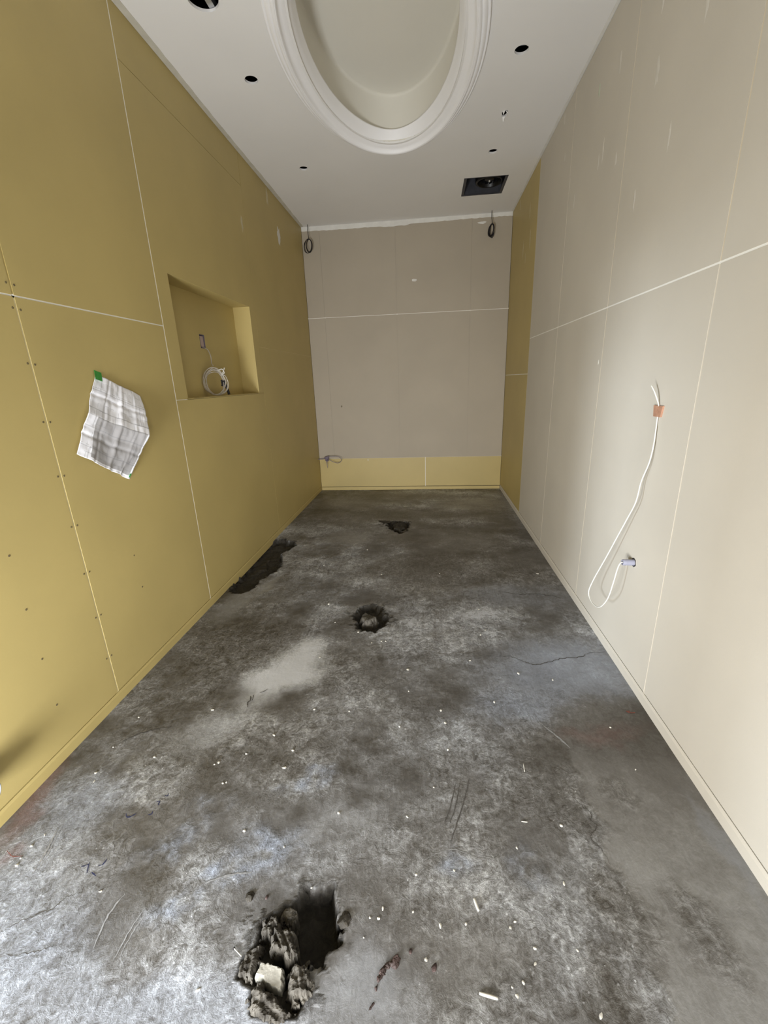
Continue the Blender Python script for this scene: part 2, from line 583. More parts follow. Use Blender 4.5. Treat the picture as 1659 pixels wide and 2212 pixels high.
# newer smooth screed band along the right wall
edge = 2.02 + 0.05 * (fbm(X, Y, 9.0, 131) - 0.5) * 2 + 0.09 * (fbm(X, Y, 2.2, 132) - 0.5)
scr = sstep(-0.012, 0.012, X - edge) * (1 - sstep(1.30, 1.48, wy))
lay(scr, 0.50, 0.0, 0.06)
lay(blob(2.17, 0.82, 0.07, 0.10, 0.3, 0.5), 0.40, 0.0, 0.7)
lay(blob(2.17, 1.18, 0.06, 0.05, 0.3, 0.5), 0.42, 0.0, 0.5)
lay(blob(2.38, 1.06, 0.025, 0.16, 0.0, 0.6), 0.54, 0.3, 0.0)
lay(blob(1.98, 0.86, 0.07, 0.13, 0.2, 0.7), 0.32, 0.0, 1.0)
lay(blob(1.92, 0.66, 0.09, 0.07, 0.2, 0.7), 0.32, 0.0, 1.0)
lay(blob(1.60, 0.74, 0.13, 0.08, 0.2, 0.8), 0.44, 0.0, 0.3)
red = 0.6 * blob(0.055, 1.03, 0.04, 0.16, 0.1, 0.7) + 0.5 * blob(0.13, 0.86, 0.03, 0.05, 0, 0.7)
red += 0.35 * blob(2.18, 1.47, 0.2, 0.05, 0.1, 0.8)

Z = 0.004 * (n_lo - 0.5) + 0.003 * (n_md - 0.5) + 0.0028 * (n_hi - 0.5) * coarse
mud = np.zeros_like(X)
PIT1 = [(1.082, 0.792), (1.102, 0.83), (1.15, 0.83), (1.183, 0.84), (1.206, 0.812), (1.218, 0.772), (1.25, 0.767), (1.247, 0.751), (1.227, 0.74), (1.231, 0.709), (1.212, 0.69), (1.213, 0.65), (1.19, 0.654), (1.167, 0.654), (1.151, 0.62), (1.11, 0.62), (1.08, 0.66), (1.08, 0.73), (1.085, 0.755)]
PIT1B = [(0.997, 0.747), (1.03, 0.765), (1.058, 0.79), (1.09, 0.792), (1.118, 0.706), (1.15, 0.64), (1.178, 0.62), (1.175, 0.587), (1.16, 0.564), (1.098, 0.554), (1.045, 0.565), (1.03, 0.60), (0.985, 0.622), (0.986, 0.665), (1.002, 0.693)]
PIT2 = [(0.985, 2.331), (1.015, 2.45), (1.10, 2.50), (1.171, 2.42), (1.245, 2.327), (1.225, 2.225), (1.152, 2.165), (1.053, 2.19)]
PIT3 = [(0.956, 4.253), (1.108, 4.23), (1.285, 4.20), (1.27, 3.945), (1.185, 3.84), (1.09, 3.95), (1.04, 4.10)]
PIT4 = [(0.029, 2.635), (0.0, 2.78), (-0.03, 3.005), (-0.03, 3.267), (-0.03, 3.504), (0.0, 3.686), (0.094, 3.704), (0.217, 3.637), (0.263, 3.524), (0.237, 3.415), (0.202, 3.341), (0.277, 3.086), (0.276, 2.964), (0.206, 2.871), (0.195, 2.741), (0.187, 2.64), (0.118, 2.599)]
jag = (fbm(X, Y, 38.0, 151, 4) - 0.5)
jag2 = (fbm(X, Y, 14.0, 161, 4) - 0.5)
for poly, dep, ja, wid in ((PIT1, 0.075, 0.045, 0.016), (PIT1B, 0.018, 0.02, 0.02), (PIT2, 0.045, 0.05, 0.04), (PIT3, 0.035, 0.07, 0.05), (PIT4, 0.040, 0.05, 0.03)):
    d = sdf(X, Y, poly) + ja * (jag + jag2)
    k = sstep(0.0, -wid, d)
    Z = Z - dep * k * (1 + 0.6 * jag2) + 0.012 * k * jag
    mud = np.maximum(mud, sstep(0.004, -0.006, d))
    Z = Z + 0.006 * np.exp(-(d / 0.012) ** 2) * (jag + 0.3)
# crumbled halo of mud specks round the holes
for (cx, cy, r) in ((1.11, 2.33, 0.22), (1.12, 4.1, 0.22), (1.10, 0.70, 0.19)):
    g = np.exp(-((X - cx) ** 2 + (Y - cy) ** 2) / (r * r * 0.7))
    mud = np.maximum(mud, np.clip((fbm(X, Y, 30.0, 171, 3) - 0.60) * 10, 0, 0.85) * sstep(0.25, 0.6, g))

nx, ny = X.shape
V = np.stack([X, Y, Z], -1).reshape(-1, 3)
ii = np.arange(nx * ny).reshape(nx, ny)
Fq = np.stack([ii[:-1, :-1], ii[1:, :-1], ii[1:, 1:], ii[:-1, 1:]], -1).reshape(-1, 4)
me = bpy.data.meshes.new('floor')
me.vertices.add(len(V))
me.vertices.foreach_set('co', V.astype(np.float32).ravel())
me.loops.add(Fq.size)
me.loops.foreach_set('vertex_index', Fq.astype(np.int32).ravel())
me.polygons.add(len(Fq))
me.polygons.foreach_set('loop_start', (np.arange(len(Fq)) * 4).astype(np.int32))
me.polygons.foreach_set('loop_total', np.full(len(Fq), 4, np.int32))
me.polygons.foreach_set('use_smooth', np.ones(len(Fq), bool))
me.update(calc_edges=True)
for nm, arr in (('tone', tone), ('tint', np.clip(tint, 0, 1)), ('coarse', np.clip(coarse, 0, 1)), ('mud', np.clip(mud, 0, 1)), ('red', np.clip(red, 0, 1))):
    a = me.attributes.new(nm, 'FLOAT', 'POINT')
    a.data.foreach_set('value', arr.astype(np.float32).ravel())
me.materials.append(M_FLO)
floor = bpy.data.objects.new('floor', me)
COL.objects.link(floor)
struct(floor, 'raw grey concrete floor with stains, scrapes and broken-out holes')

def fz(x, y):
    i = int(np.clip(np.searchsorted(xs, x), 0, nx - 1))
    j = int(np.clip(np.searchsorted(ys, y), 0, ny - 1))
    return float(Z[i, j])

# ------------------------------------------------------------------ walls
# --- left wall: yellow boards with the niche
NY0, NY1, NZ0, NZ1, ND = 2.566, 3.730, 1.358, 2.048, 0.144
BT = 0.0125                       # board thickness
LO0, LO1, LOZ = -0.38, 0.24, 1.30 # opening in the left wall beside the camera
HT = H + 0.62                     # walls run up behind the ceiling
wl = struct(make('wall_left', *boxes(
    (-0.30, -BT, LO1, NY0 - 0.02, -0.1, HT), (-0.30, -BT, YR - 0.1, LO0, -0.1, HT), (-0.30, -BT, LO0, LO1, LOZ, HT), (-0.30, -BT, LO0, LO1, -0.1, -0.02), (-0.30, -BT, NY1 + 0.02, D + 0.2, -0.1, HT),
    (-0.30, -BT, NY0 - 0.02, NY1 + 0.02, -0.1, NZ0 - 0.02), (-0.30, -BT, NY0 - 0.02, NY1 + 0.02, NZ1 + 0.02, HT),
    (-0.30, -ND - 0.07, NY0 - 0.02, NY1 + 0.02, NZ0 - 0.02, NZ1 + 0.02)), M_DARK), 'left wall of yellow moisture-resistant boards')
BZ = 0.052

def lpanel(y0, y1, z0, z1, gy=0.004, gz=0.003):
    return make('board_panel', *boxes((-BT, 0.0, y0 + gy, y1 - gy, z0 + gz, z1 - gz)), M_YEL, wl)
JB, JA, JC = 1.533, 2.436, 3.850
lpanel(LO1, 0.62, BZ, 1.757); lpanel(YR, 0.62, 1.757, H)
lpanel(0.62, JB, BZ, 1.757, 0.004); lpanel(0.62, JB, 1.757, H)
lpanel(JB, JA, BZ, 1.757); lpanel(JB, JA, 1.757, H)
lpanel(JA, JC, BZ, 1.354, 0.0035, 0.002)
# board around the niche (one sheet, cut out)
plate('board_panel', [(JA + 0.004, 1.356), (NY0, 1.356), (NY0, NZ1), (NY1, NZ1), (NY1, 1.356), (JC - 0.001, 1.356), (JC - 0.001, 2.9385), (JA + 0.004, 2.9385)], [], -BT, 0.0, lambda u, v, t: (t, u, v), M_YEL, wl)
lpanel(JA, JC, 2.940, H, 0.004, 0.001)
lpanel(JC, D, BZ, 1.745, 0.0008, 0.001); lpanel(JC, D, 1.745, H, 0.0008, 0.001)
# joint fillers
for (y0, y1, z0, z1, m, rec) in ((0.615, 0.625, BZ, H, M_PYE, 0.002), (JB - 0.006, JB + 0.006, BZ, 1.757, M_PYE, 0.0012), (JB - 0.006, JB + 0.006, 1.757, H, M_YEL, 0.0015),
                                 (JA - 0.006, JA + 0.006, BZ, H, M_WHI, 0.0008), (0.62, JA, 1.751, 1.763, M_WHI, 0.0012),
                                 (JA, NY0, 1.350, 1.358, M_WHI, 0.0015), (JA, JC, 2.936, 2.944, M_YEL, 0.003), (JC - 0.004, JC + 0.004, BZ, H, M_YEL, 0.003), (JC, D, 1.741, 1.749, M_PYE, 0.001), (NY1, JC, 1.350, 1.358, M_YEL, 0.003)):
    make('joint_filler', *boxes((-BT, -rec, y0, y1, z0, z1)), m, wl)
# niche lining
make('niche_lining', *boxes((-ND + 0.0002, -BT - 0.0003, NY0 - 0.0125, NY0, NZ0, NZ1)), M_YEL, wl)['label'] = 'near side lining of the wall niche'
make('niche_lining', *boxes((-ND + 0.0002, -BT - 0.0003, NY1, NY1 + 0.0125, NZ0, NZ1)), M_YEL, wl)['label'] = 'far side lining of the wall niche'
make('niche_lining', *boxes((-ND + 0.0002, -BT - 0.0003, NY0 - 0.0125, NY1 + 0.0125, NZ1, NZ1 + 0.0125)), M_YEL, wl)['label'] = 'top lining of the wall niche'
make('niche_lining', *boxes((-ND, 0.0, NY0 - 0.0125, NY1 + 0.0125, NZ0 - 0.004, NZ0)), M_YEL, wl)['label'] = 'sill board of the wall niche'
OB = (3.098, 3.172, 1.690, 1.785)   # outlet cut-out y0,y1,z0,z1
plate('niche_lining', [(NY0 - 0.0125, NZ0 - 0.004), (NY1 + 0.0125, NZ0 - 0.004), (NY1 + 0.0125, NZ1 + 0.0125), (NY0 - 0.0125, NZ1 + 0.0125)],
      [[(OB[0], OB[2]), (OB[1], OB[2]), (OB[1], OB[3]), (OB[0], OB[3])]], -ND - 0.0125, -ND, lambda u, v, t: (t, u, v), M_YEL, wl)['label'] = 'back board of the wall niche'

# screw heads along the joint and the field of the first boards
def screws(pts, wall, plane):
    base = None
    for (a, z) in pts:
        n = 8
        if base is None:
            V, F = [], []
            for (r, h) in ((0.0042, 0.0), (0.0042, 0.0007), (0.0018, 0.0009), (0.0018, -0.0006)):
                V += [(h, r * math.cos(2 * math.pi * k / n), r * math.sin(2 * math.pi * k / n)) for k in range(n)]
            for q in range(3):
                F += [(q * n + k, q * n + (k + 1) % n, (q + 1) * n + (k + 1) % n, (q + 1) * n + k) for k in range(n)]
            F.append(tuple(range(3 * n, 4 * n)))
            base = make('screw', V, F, M_SCREW, wall)
            o = base
        else:
            o = base.copy()
            COL.objects.link(o)
        o.location = (plane, a, z)
zz = [0.247 + 0.2135 * k for k in range(7)] + [1.716, 1.797, 2.01, 2.22, 2.43, 2.64, 2.85]
screws([(1.518, z) for z in zz] + [(1.548, z - 0.003) for z in zz] + [(1.24, z - 0.01) for z in zz[:4]] + [(1.83, 0.627), (1.837, 0.448), (1.711, 0.046), (1.555, 0.034), (0.951, 0.028), (1.243, 0.035)], wl, 0.0)

# --- right wall
wr = struct(make('wall_right', *boxes((W + BT, W + 0.30, YR, D + 0.2, -0.1, HT)), M_DARK), 'right wall of beige boards with a yellow strip at the far end')
def rpanel(y0, y1, z0, z1, m, g=0.0035, gz=0.0035):
    return make('board_panel', *boxes((W, W + BT, y0 + g, y1 - g, z0 + gz, z1 - gz)), m, wr)
RJ = [YR, -0.157, 0.753, 1.663, 2.575, 3.480, 4.382]
for a, b in zip(RJ[:-1], RJ[1:]):
    rpanel(a, b, BZ, 1.754, M_BEI)
    rpanel(a, b, 1.754, H, M_BEI)
rpanel(4.382, D, BZ, 1.438, M_YEL, 0.001); rpanel(4.382, D, 1.438, H, M_YEL, 0.001)
for y in RJ[1:-1]:
    rec = 0.0008
    make('joint_filler', *boxes((W + rec, W + BT, y - 0.005, y + 0.005, BZ, 1.749)), M_TAN if y > 2 else M_TA2, wr)
    make('joint_filler', *boxes((W + rec, W + BT, y - 0.005, y + 0.005, 1.759, H)), M_TAN, wr)
make('joint_filler', *boxes((W + 0.0008, W + BT, YR, 4.382, 1.749, 1.759)), M_WHI, wr)
make('joint_filler', *boxes((W + 0.0012, W + BT, 4.382, D, 1.433, 1.443)), M_WHI, wr)
make('joint_filler', *boxes((W + 0.001, W + BT, 4.377, 4.387, BZ, H)), M_BEI, wr)

# --- back wall
wb = struct(make('wall_back', *boxes((-0.30, W + 0.30, D + BT, D + 0.25, -0.1, HT)), M_DARK), 'end wall of beige boards above a low yellow strip')
def bpanel(x0, x1, z0, z1, m, g=0.001, gz=0.002):
    return make('board_panel', *boxes((x0 + g, x1 - g, D, D + BT, z0 + gz, z1 - gz)), m, wb)
BJ = [0.0, 0.215, 1.105, 1.977, W]
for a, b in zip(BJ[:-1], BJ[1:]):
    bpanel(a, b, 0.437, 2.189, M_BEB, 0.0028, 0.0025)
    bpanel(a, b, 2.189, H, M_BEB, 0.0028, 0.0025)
bpanel(0, 1.437, 0.045, 0.437, M_YEL, 0.003, 0.0015); bpanel(1.437, W, 0.045, 0.437, M_YEL, 0.003, 0.0015)
make('joint_filler', *boxes((0, W, D + 0.0008, D + BT, 2.183, 2.195)), M_WHI, wb)
make('joint_filler', *boxes((1.432, 1.442, D + 0.001, D + BT, 0.045, 0.437)), M_WHI, wb)
for x in BJ[1:-1]:
    make('joint_filler', *boxes((x - 0.004, x + 0.004, D + 0.0035, D + BT, 0.437, H)), M_BEB, wb)
make('joint_filler', *boxes((0, W, D + 0.003, D + BT, 0.433, 0.441)), M_BEI, wb)

# --- rear wall behind the camera, with the opening the daylight comes through
dx0, dx1, dh = DOOR
struct(make('wall_rear', *boxes((-0.30, dx0, YR - 0.15, YR, -0.1, HT), (dx1, FILL_GAP[0], YR - 0.15, YR, -0.1, HT), (FILL_GAP[1], W + 0.30, YR - 0.15, YR, -0.1, HT), (dx0, dx1, YR - 0.15, YR, dh, HT), (FILL_GAP[0], FILL_GAP[1], YR - 0.15, YR, FILL_GAP[2], HT)), M_BEI), 'rear wall with one low opening to daylight and an added one for the fill lamp')

# baseboards: strips at the foot of the walls
def strip(name, prof, axis, a0, a1, m):
    """prof: (out, z) polygon swept along an axis"""
    n = len(prof)
    V = []
    for a in (a0, a1):
        for (u, z) in prof:
            V.append((u, a, z) if axis == 'y' else (a, u, z))
    F = [tuple(range(n)), tuple(range(n, 2 * n))] + [(k, (k + 1) % n, n + (k + 1) % n, n + k) for k in range(n)]
    return struct(make(name, V, F, m))
strip('baseboard_left', [(-BT, -0.02), (0.004, -0.02), (0.004, 0.040), (0.001, 0.051), (-BT, 0.051)], 'y', LO1, D, M_YEL)
strip('baseboard_right', [(W + BT, -0.02), (W - 0.006, -0.02), (W - 0.006, 0.040), (W - 0.001, 0.052), (W + BT, 0.052)], 'y', YR, D, M_BEI)
strip('baseboard_back', [(D + BT, -0.02), (D - 0.004, -0.02), (D - 0.004, 0.030), (D - 0.001, 0.040), (D + BT, 0.040)], 'x', 0.006, W - 0.008, M_YEL)

# ------------------------------------------------------------------ ceiling
OX, OY = 1.222, 2.995            # centre of the oval recess
RA, RB = 0.455, 0.962            # recess half axes
CH = [(0.42, 2.535, 0.072), (0.425, 3.102, 0.039), (2.003, 3.107, 0.039), (0.427, 4.222, 0.036), (2.005, 4.221, 0.036),
      (2.003, 2.535, 0.072)]
VX0, VX1, VY0, VY1 = 1.812, 2.212, 4.672, 5.075
rnd = random.Random(5)
holes = [ngon(x, y, r, 28) for x, y, r in CH]
holes.append(ngon(OX, OY, RA, 72, RB))
holes.append([(VX0, VY0), (VX1, VY0), (VX1, VY1), (VX0, VY1)])
holes.append(ngon(2.010, 3.705, 0.016, 9, 0.040, 0.35, rnd))
ceil = struct(plate('ceiling', [(-BT, YR - 0.1), (W + BT, YR - 0.1), (W + BT, D + BT), (-BT, D + BT)], holes, H, H + 0.0125, lambda u, v, t: (u, v, t), M_CEI), 'white ceiling board with round cut-outs')
make('plenum_cover', *boxes((-0.3, W + 0.3, YR - 0.15, D + 0.25, HT, HT + 0.05)), M_DARK, ceil)
# recess shell: wall, small fillet, top
prof = [(0.0, 0.010), (0.0, 0.282), (0.003, 0.292), (0.010, 0.298), (0.022, 0.300)]
n = 96
V, F = [], []
for (ins, z) in prof:
    for k in range(n):
        g = 2 * math.pi * k / n
        V.append((OX + (RA - ins) * math.cos(g), OY + (RB - ins) * math.sin(g), H + z))
for q in range(len(prof) - 1):
    F += [(q * n + k, q * n + (k + 1) % n, (q + 1) * n + (k + 1) % n, (q + 1) * n + k) for k in range(n)]
F.append(tuple(range((len(prof) - 1) * n, len(prof) * n)))
make('oval_recess', V, F, M_REC, ceil, True)['label'] = 'cream oval recess in the ceiling'
# torn little hole: paper flaps
for k in range(5):
    g = 2 * math.pi * k / 5 + 0.3
    p = Vector((2.010 + 0.015 * math.cos(g), 3.705 + 0.036 * math.sin(g), H))
    t_ = Vector((-math.sin(g), math.cos(g), 0)) * 0.010
    o_ = Vector((math.cos(g), math.sin(g), 0)) * 0.010
    d_ = Vector((0, 0, -0.016 - 0.010 * (k % 2)))
    V = [p - t_, p + t_, p + o_ + d_ + t_ * 0.3, p + o_ * 0.6 + d_]
    V2 = [v + Vector((0, 0, 0.0015)) for v in V]
    make('torn_flap', [tuple(v) for v in V + V2], BOXF, M_CEI, ceil)

# putty bands where ceiling meets walls
rnd = random.Random(3)
def ragged_band(name, fixed, pts0, pts1, thick, m):
    n_ = len(pts0)
    V = [fixed(*p, 0.0) for p in pts0] + [fixed(*p, 0.0) for p in pts1] + [fixed(*p, thick) for p in pts0] + [fixed(*p, thick) for p in pts1]
    F = []
    for k in range(n_ - 1):
        F += [(k, k + 1, n_ + k + 1, n_ + k), (2 * n_ + k, 2 * n_ + k + 1, 3 * n_ + k + 1, 3 * n_ + k), (k, k + 1, 2 * n_ + k + 1, 2 * n_ + k), (n_ + k, n_ + k + 1, 3 * n_ + k + 1, 3 * n_ + k)]
    F += [(0, n_, 3 * n_, 2 * n_), (n_ - 1, 2 * n_ - 1, 4 * n_ - 1, 3 * n_ - 1)]
    return struct(make(name, V, F, m))
xx = [0.002 + (W - 0.004) * k / 80 for k in range(81)]
low = []
for k, x in enumerate(xx):
    low.append((x, H - 0.042 - 0.006 * math.sin(x * 2.3) - rnd.uniform(0, 0.006) - (0.010 if 0.95 < x < 1.25 else 0)))
ragged_band('trim_1', lambda a, b, t: (a, D - t, b), low, [(x, H - 0.0006) for x in xx], 0.002, M_PUT)['label'] = 'white putty band along the top of the end wall'
yy = [YR + 0.05 + (D - YR - 0.06) * k / 110 for k in range(111)]
edge_l = [(0.034 + 0.003 * math.sin(y * 3.1) + rnd.uniform(0, 0.004), y) for y in yy]
ragged_band('trim_2', lambda a, b, t: (a, b, H - t), [(0.001, y) for y in yy], edge_l, 0.002, M_GPU)['label'] = 'greyish putty strip along the left ceiling edge'
edge_r = [(W - 0.016 - rnd.uniform(0, 0.006), y) for y in yy]
ragged_band('trim_3', lambda a, b, t: (a, b, H - t), [(W - 0.001, y) for y in yy], edge_r, 0.002, M_PUT)['label'] = 'thin putty strip along the right ceiling edge'

# putty smears on the boards
def smear(wall, plane, axis, sgn, a, z, ra, rz, seed, m):
    r = random.Random(seed)
    n_ = 18
    V, F = [], []
    ring = []
    for k in range(n_):
        g = 2 * math.pi * k / n_
        j = 0.65 + 0.5 * r.random()
        ring.append((a + ra * j * math.cos(g), z + rz * j * math.sin(g)))
    for (s, h) in ((1.0, 0.0), (0.8, 0.0008), (0.0, 0.0012)):
        for (u, v) in (ring if s else [(a, z)]):
            u2, v2 = a + (u - a) * s, z + (v - z) * s
            V.append((plane + sgn * h, u2, v2) if axis == 'x' else (u2, plane + sgn * h, v2))
    F += [(k, (k + 1) % n_, n_ + (k + 1) % n_, n_ + k) for k in range(n_)]
    F += [(n_ + k, n_ + (k + 1) % n_, 2 * n_) for k in range(n_)]
    return make('putty_smear', V, F, m, wall, True)
M_SMR = mat('putty_on_beige', (0.66, 0.62, 0.545), 0.7, 0.05, 30)
M_SMG = mat('greenish_putty', (0.56, 0.60, 0.47), 0.7, 0.05, 30)
M_SML = mat('putty_on_yellow', (0.62, 0.55, 0.36), 0.7, 0.1, 30)
for i, (a, z, ra, rz, m) in enumerate([(2.762, 2.884, 0.016, 0.05, M_SMR), (2.323, 2.608, 0.018, 0.06, M_SMR), (3.039, 2.918, 0.014, 0.035, M_SMG), (1.994, 2.609, 0.012, 0.05, M_SMR),
                                      (2.887, 2.577, 0.014, 0.06, M_SMR), (3.646, 2.861, 0.012, 0.03, M_SMR), (3.478, 2.636, 0.014, 0.05, M_SMR), (3.341, 2.496, 0.012, 0.05, M_SMR),
                                      (2.401, 2.185, 0.010, 0.05, M_SMR), (2.142, 2.306, 0.012, 0.05, M_SMR), (3.724, 3.115, 0.02, 0.04, M_SMR), (2.944, 2.548, 0.012, 0.045, M_SMR), (2.685, 2.453, 0.014, 0.03, M_SMR), (2.35, 2.85, 0.012, 0.04, M_SMR),
                                      (4.63, 2.642, 0.016, 0.08, M_SML), (4.926, 2.622, 0.016, 0.08, M_SML), (4.703, 2.887, 0.012, 0.07, M_SML), (4.80, 2.52, 0.012, 0.06, M_SML), (5.2, 3.1, 0.02, 0.05, M_SML)]):
    smear(wr, W, 'x', -1, a, z, ra, rz, 100 + i, m)
smear(wl, 0.0, 'x', 1, 4.72, 2.835, 0.055, 0.085, 9, M_PUT)
smear(wl, 0.0, 'x', 1, 4.47, 3.085, 0.03, 0.07, 10, M_SML)
smear(wl, 0.0, 'x', 1, 3.78, 2.66, 0.02, 0.06, 11, M_SML)
smear(wb, D, 'y', -1, 1.318, 2.547, 0.030, 0.018, 12, M_PUT)
smear(wb, D, 'y', -1, 2.085, 3.085, 0.055, 0.014, 13, M_PUT)
smear(wb, D, 'y', -1, 0.353, 1.122, 0.010, 0.014, 14, M_SCREW)
smear(wb, D, 'y', -1, 0.668, 0.412, 0.008, 0.008, 15, M_WHI)
smear(wr, W, 'x', -1, 1.62, 2.36, 0.006, 0.008, 16, M_WHI)
smear(wr, W, 'x', -1, 2.62, 1.48, 0.006, 0.014, 17, M_WHI)

# ------------------------------------------------------------------ oval moulding (thing)
mo = thing('ceiling_moulding', (OX, OY, H), 'white oval plaster moulding ring around the ceiling recess', 'moulding')
def ring(name, prof, m, parent, n=128):
    """prof: (inset from outer edge, z)"""
    V, F = [], []
    for k in range(n):
        g = 2 * math.pi * k / n
        c, s = math.cos(g), math.sin(g)
        nv = Vector((c / 0.58, s / 1.095, 0)).normalized()
        for (u, z) in prof:
            V.append((OX + 0.58 * c - nv.x * u, OY + 1.095 * s - nv.y * u, H + z))
    p = len(prof)
    for k in range(n):
        j = (k + 1) % n
        for q in range(p):
            r = (q + 1) % p
            F.append((k * p + q, k * p + r, j * p + r, j * p + q))
    return make(name, V, F, m, parent, True)
ring('cove_band', [(0.062, -0.001), (0.062, -0.040), (0.066, -0.041), (0.071, -0.034), (0.074, -0.024), (0.080, -0.016), (0.090, -0.012), (0.104, -0.006), (0.120, 0.006), (0.134, 0.022), (0.144, 0.042), (0.150, 0.060), (0.156, 0.070), (0.158, 0.078), (0.150, 0.082), (0.128, 0.05), (0.10, 0.016)], M_MOU, mo)
ring('bead_band', [(0.0, 0.0), (0.0, -0.010), (0.004, -0.014), (0.010, -0.014), (0.013, -0.011), (0.016, -0.016), (0.022, -0.024), (0.030, -0.028), (0.038, -0.029), (0.041, -0.026), (0.044, -0.031), (0.049, -0.038), (0.056, -0.041), (0.062, -0.0405), (0.0632, -0.038), (0.0632, -0.001)], M_MOU, mo)

# steel channel seen through the big cut-out
ch = thing('steel_channel', (0.44, 2.50, H + 0.014), 'pale steel channel seen inside the large round ceiling cut-out', 'channel')
make('web', *boxes((0.420, 0.446, 2.20, 2.66, H + 0.0145, H + 0.016)), M_STEEL, ch)
make('flange', *boxes((0.4185, 0.420, 2.20, 2.66, H + 0.0145, H + 0.05)), M_STEEL, ch)
make('flange', *boxes((0.446, 0.4475, 2.20, 2.66, H + 0.0145, H + 0.05)), M_STEEL, ch)
# cable end and grey sleeve seen through the right-hand cut-out
tag(tube('cable_end', [(2.034, 3.10, H + 0.20), (2.033, 3.10, H + 0.08), (2.031, 3.09, H + 0.03), (2.030, 3.085, H + 0.005)], 0.004, M_CABW, origin=(2.03, 3.09, H)), 'white cable end inside the round ceiling cut-out right of the oval', 'cable')
tag(tube('grey_sleeve', [(1.90, 3.16, H + 0.075), (2.0, 3.165, H + 0.07), (2.10, 3.17, H + 0.075)], 0.016, M_STEEL, seg=14, origin=(2.0, 3.16, H + 0.06)), 'grey conduit sleeve above the round ceiling cut-out right of the oval', 'conduit')

# ------------------------------------------------------------------ ventilation fan housing
fan = thing('ventilation_fan_housing', ((VX0 + VX1) / 2, (VY0 + VY1) / 2, H), 'dark square ventilation fan housing recessed in the ceiling', 'fan')
e = 0.0015
fx0, fx1, fy0, fy1 = VX0 + e, VX1 - e, VY0 + e, VY1 - e
tz = H + 0.26
for bx in ((fx0, fx0 + 0.006, fy0, fy1, H - 0.001, tz), (fx1 - 0.006, fx1, fy0, fy1, H - 0.001, tz), (fx0 + 0.006, fx1 - 0.006, fy0, fy0 + 0.006, H - 0.001, tz), (fx0 + 0.006, fx1 - 0.006, fy1 - 0.006, fy1, H - 0.001, tz)):
    make('side_panel', *boxes(bx), M_FAN, fan)
make('top_panel', *boxes((fx0, fx1, fy0, fy1, tz, tz + 0.006)), M_FAN, fan)
def lip(w):
    return boxes((fx0 + 0.006, fx0 + w, fy0 + 0.006, fy1 - 0.006, H + 0.002, H + 0.004), (fx1 - w, fx1 - 0.006, fy0 + 0.006, fy1 - 0.006, H + 0.002, H + 0.004),
                 (fx0 + w, fx1 - w, fy1 - w * 0.7, fy1 - 0.006, H + 0.002, H + 0.004))
make('mounting_lip', *lip(0.024), M_FAN, fan)
fcx, fcy, fr = 2.066, 4.885, 0.134
V, F = [], []
n = 40
for (r, z) in ((fr, tz), (fr, H + 0.040), (fr - 0.006, H + 0.032), (fr - 0.018, H + 0.029), (fr - 0.024, H + 0.034), (fr - 0.024, tz)):
    V += revolve_disc(fcx, fcy, z, r, n)
for q in range(5):
    F += [(q * n + k, q * n + (k + 1) % n, (q + 1) * n + (k + 1) % n, (q + 1) * n + k) for k in range(n)]
make('fan_drum', V, F, M_FANB, fan, True)
V, F = [], []
for (r, z) in ((0.05, tz), (0.05, H + 0.060), (0.04, H + 0.050), (0.012, H + 0.046)):
    V += revolve_disc(fcx, fcy, z, r, 24)
for q in range(3):
    F += [(q * 24 + k, q * 24 + (k + 1) % 24, (q + 1) * 24 + (k + 1) % 24, (q + 1) * 24 + k) for k in range(24)]
F.append(tuple(range(72, 96)))
hub = make('motor_hub', V, F, M_FANB, fan, True)
V, F = [], []
for (r, z) in ((0.008, H + 0.046), (0.008, H + 0.039), (0.005, H + 0.035)):
    V += revolve_disc(fcx, fcy, z, r, 12)
for q in range(2):
    F += [(q * 12 + k, q * 12 + (k + 1) % 12, (q + 1) * 12 + (k + 1) % 12, (q + 1) * 12 + k) for k in range(12)]
F.append(tuple(range(24, 36)))
make('bolt', V, F, M_CHIP, hub, True)
for k in range(14):
    g = 2 * math.pi * k / 14
    c, s = math.cos(g), math.sin(g)
    x, y = fcx + 0.080 * c, fcy + 0.080 * s
    tx, ty = -s * 0.012 + c * 0.010, c * 0.012 + s * 0.010
    V = [(x - tx, y - ty, H + 0.048), (x + tx, y + ty, H + 0.048), (x + tx, y + ty, tz), (x - tx, y - ty, tz)]
    V += [(a + c * 0.0015, b + s * 0.0015, z) for a, b, z in V]
    make('fan_blade', V, BOXF, M_FANB, fan)

# ------------------------------------------------------------------ hanging cables at the end wall
def hanging(loc_x, y, drop, cz, rx, rz, loops, tilt, seed, label, r=0.0034):
    rr = random.Random(seed)
    root = thing('hanging_cable', (loc_x, y, H), label, 'cable', 'black cables hanging from the ceiling at the end wall')
    cx = loc_x + tilt
    pts = [(loc_x, y, H + 0.02), (loc_x - 0.002, y, H - 0.05), (cx, y - 0.002, drop)]
    tube('lead', pts, r, M_BLK, root)
    geos = []
    for k in range(loops):
        ax = rx * rr.uniform(0.72, 1.05)
        az = rz * rr.uniform(0.86, 1.03)
        ox, oy = rr.uniform(-0.008, 0.008), rr.uniform(-0.012, 0.012)
        rot = rr.uniform(-0.30, 0.12)
        P = []
        for q in range(36):
            g = 2 * math.pi * q / 36
            u, w_ = ax * math.sin(g), az * (math.cos(g) - 1)
            P.append(Vector((cx + u * math.cos(rot) - w_ * math.sin(rot) + ox * (1 - math.cos(g)) / 2, y + oy * (1 - math.cos(g)) + 0.012 * math.sin(g + k), drop + u * math.sin(rot) + w_ * math.cos(rot))))
        geos.append(tube_geo(P, r, 7, True))
    make('coil', *join(*geos), M_BLK, root, True)
    return root
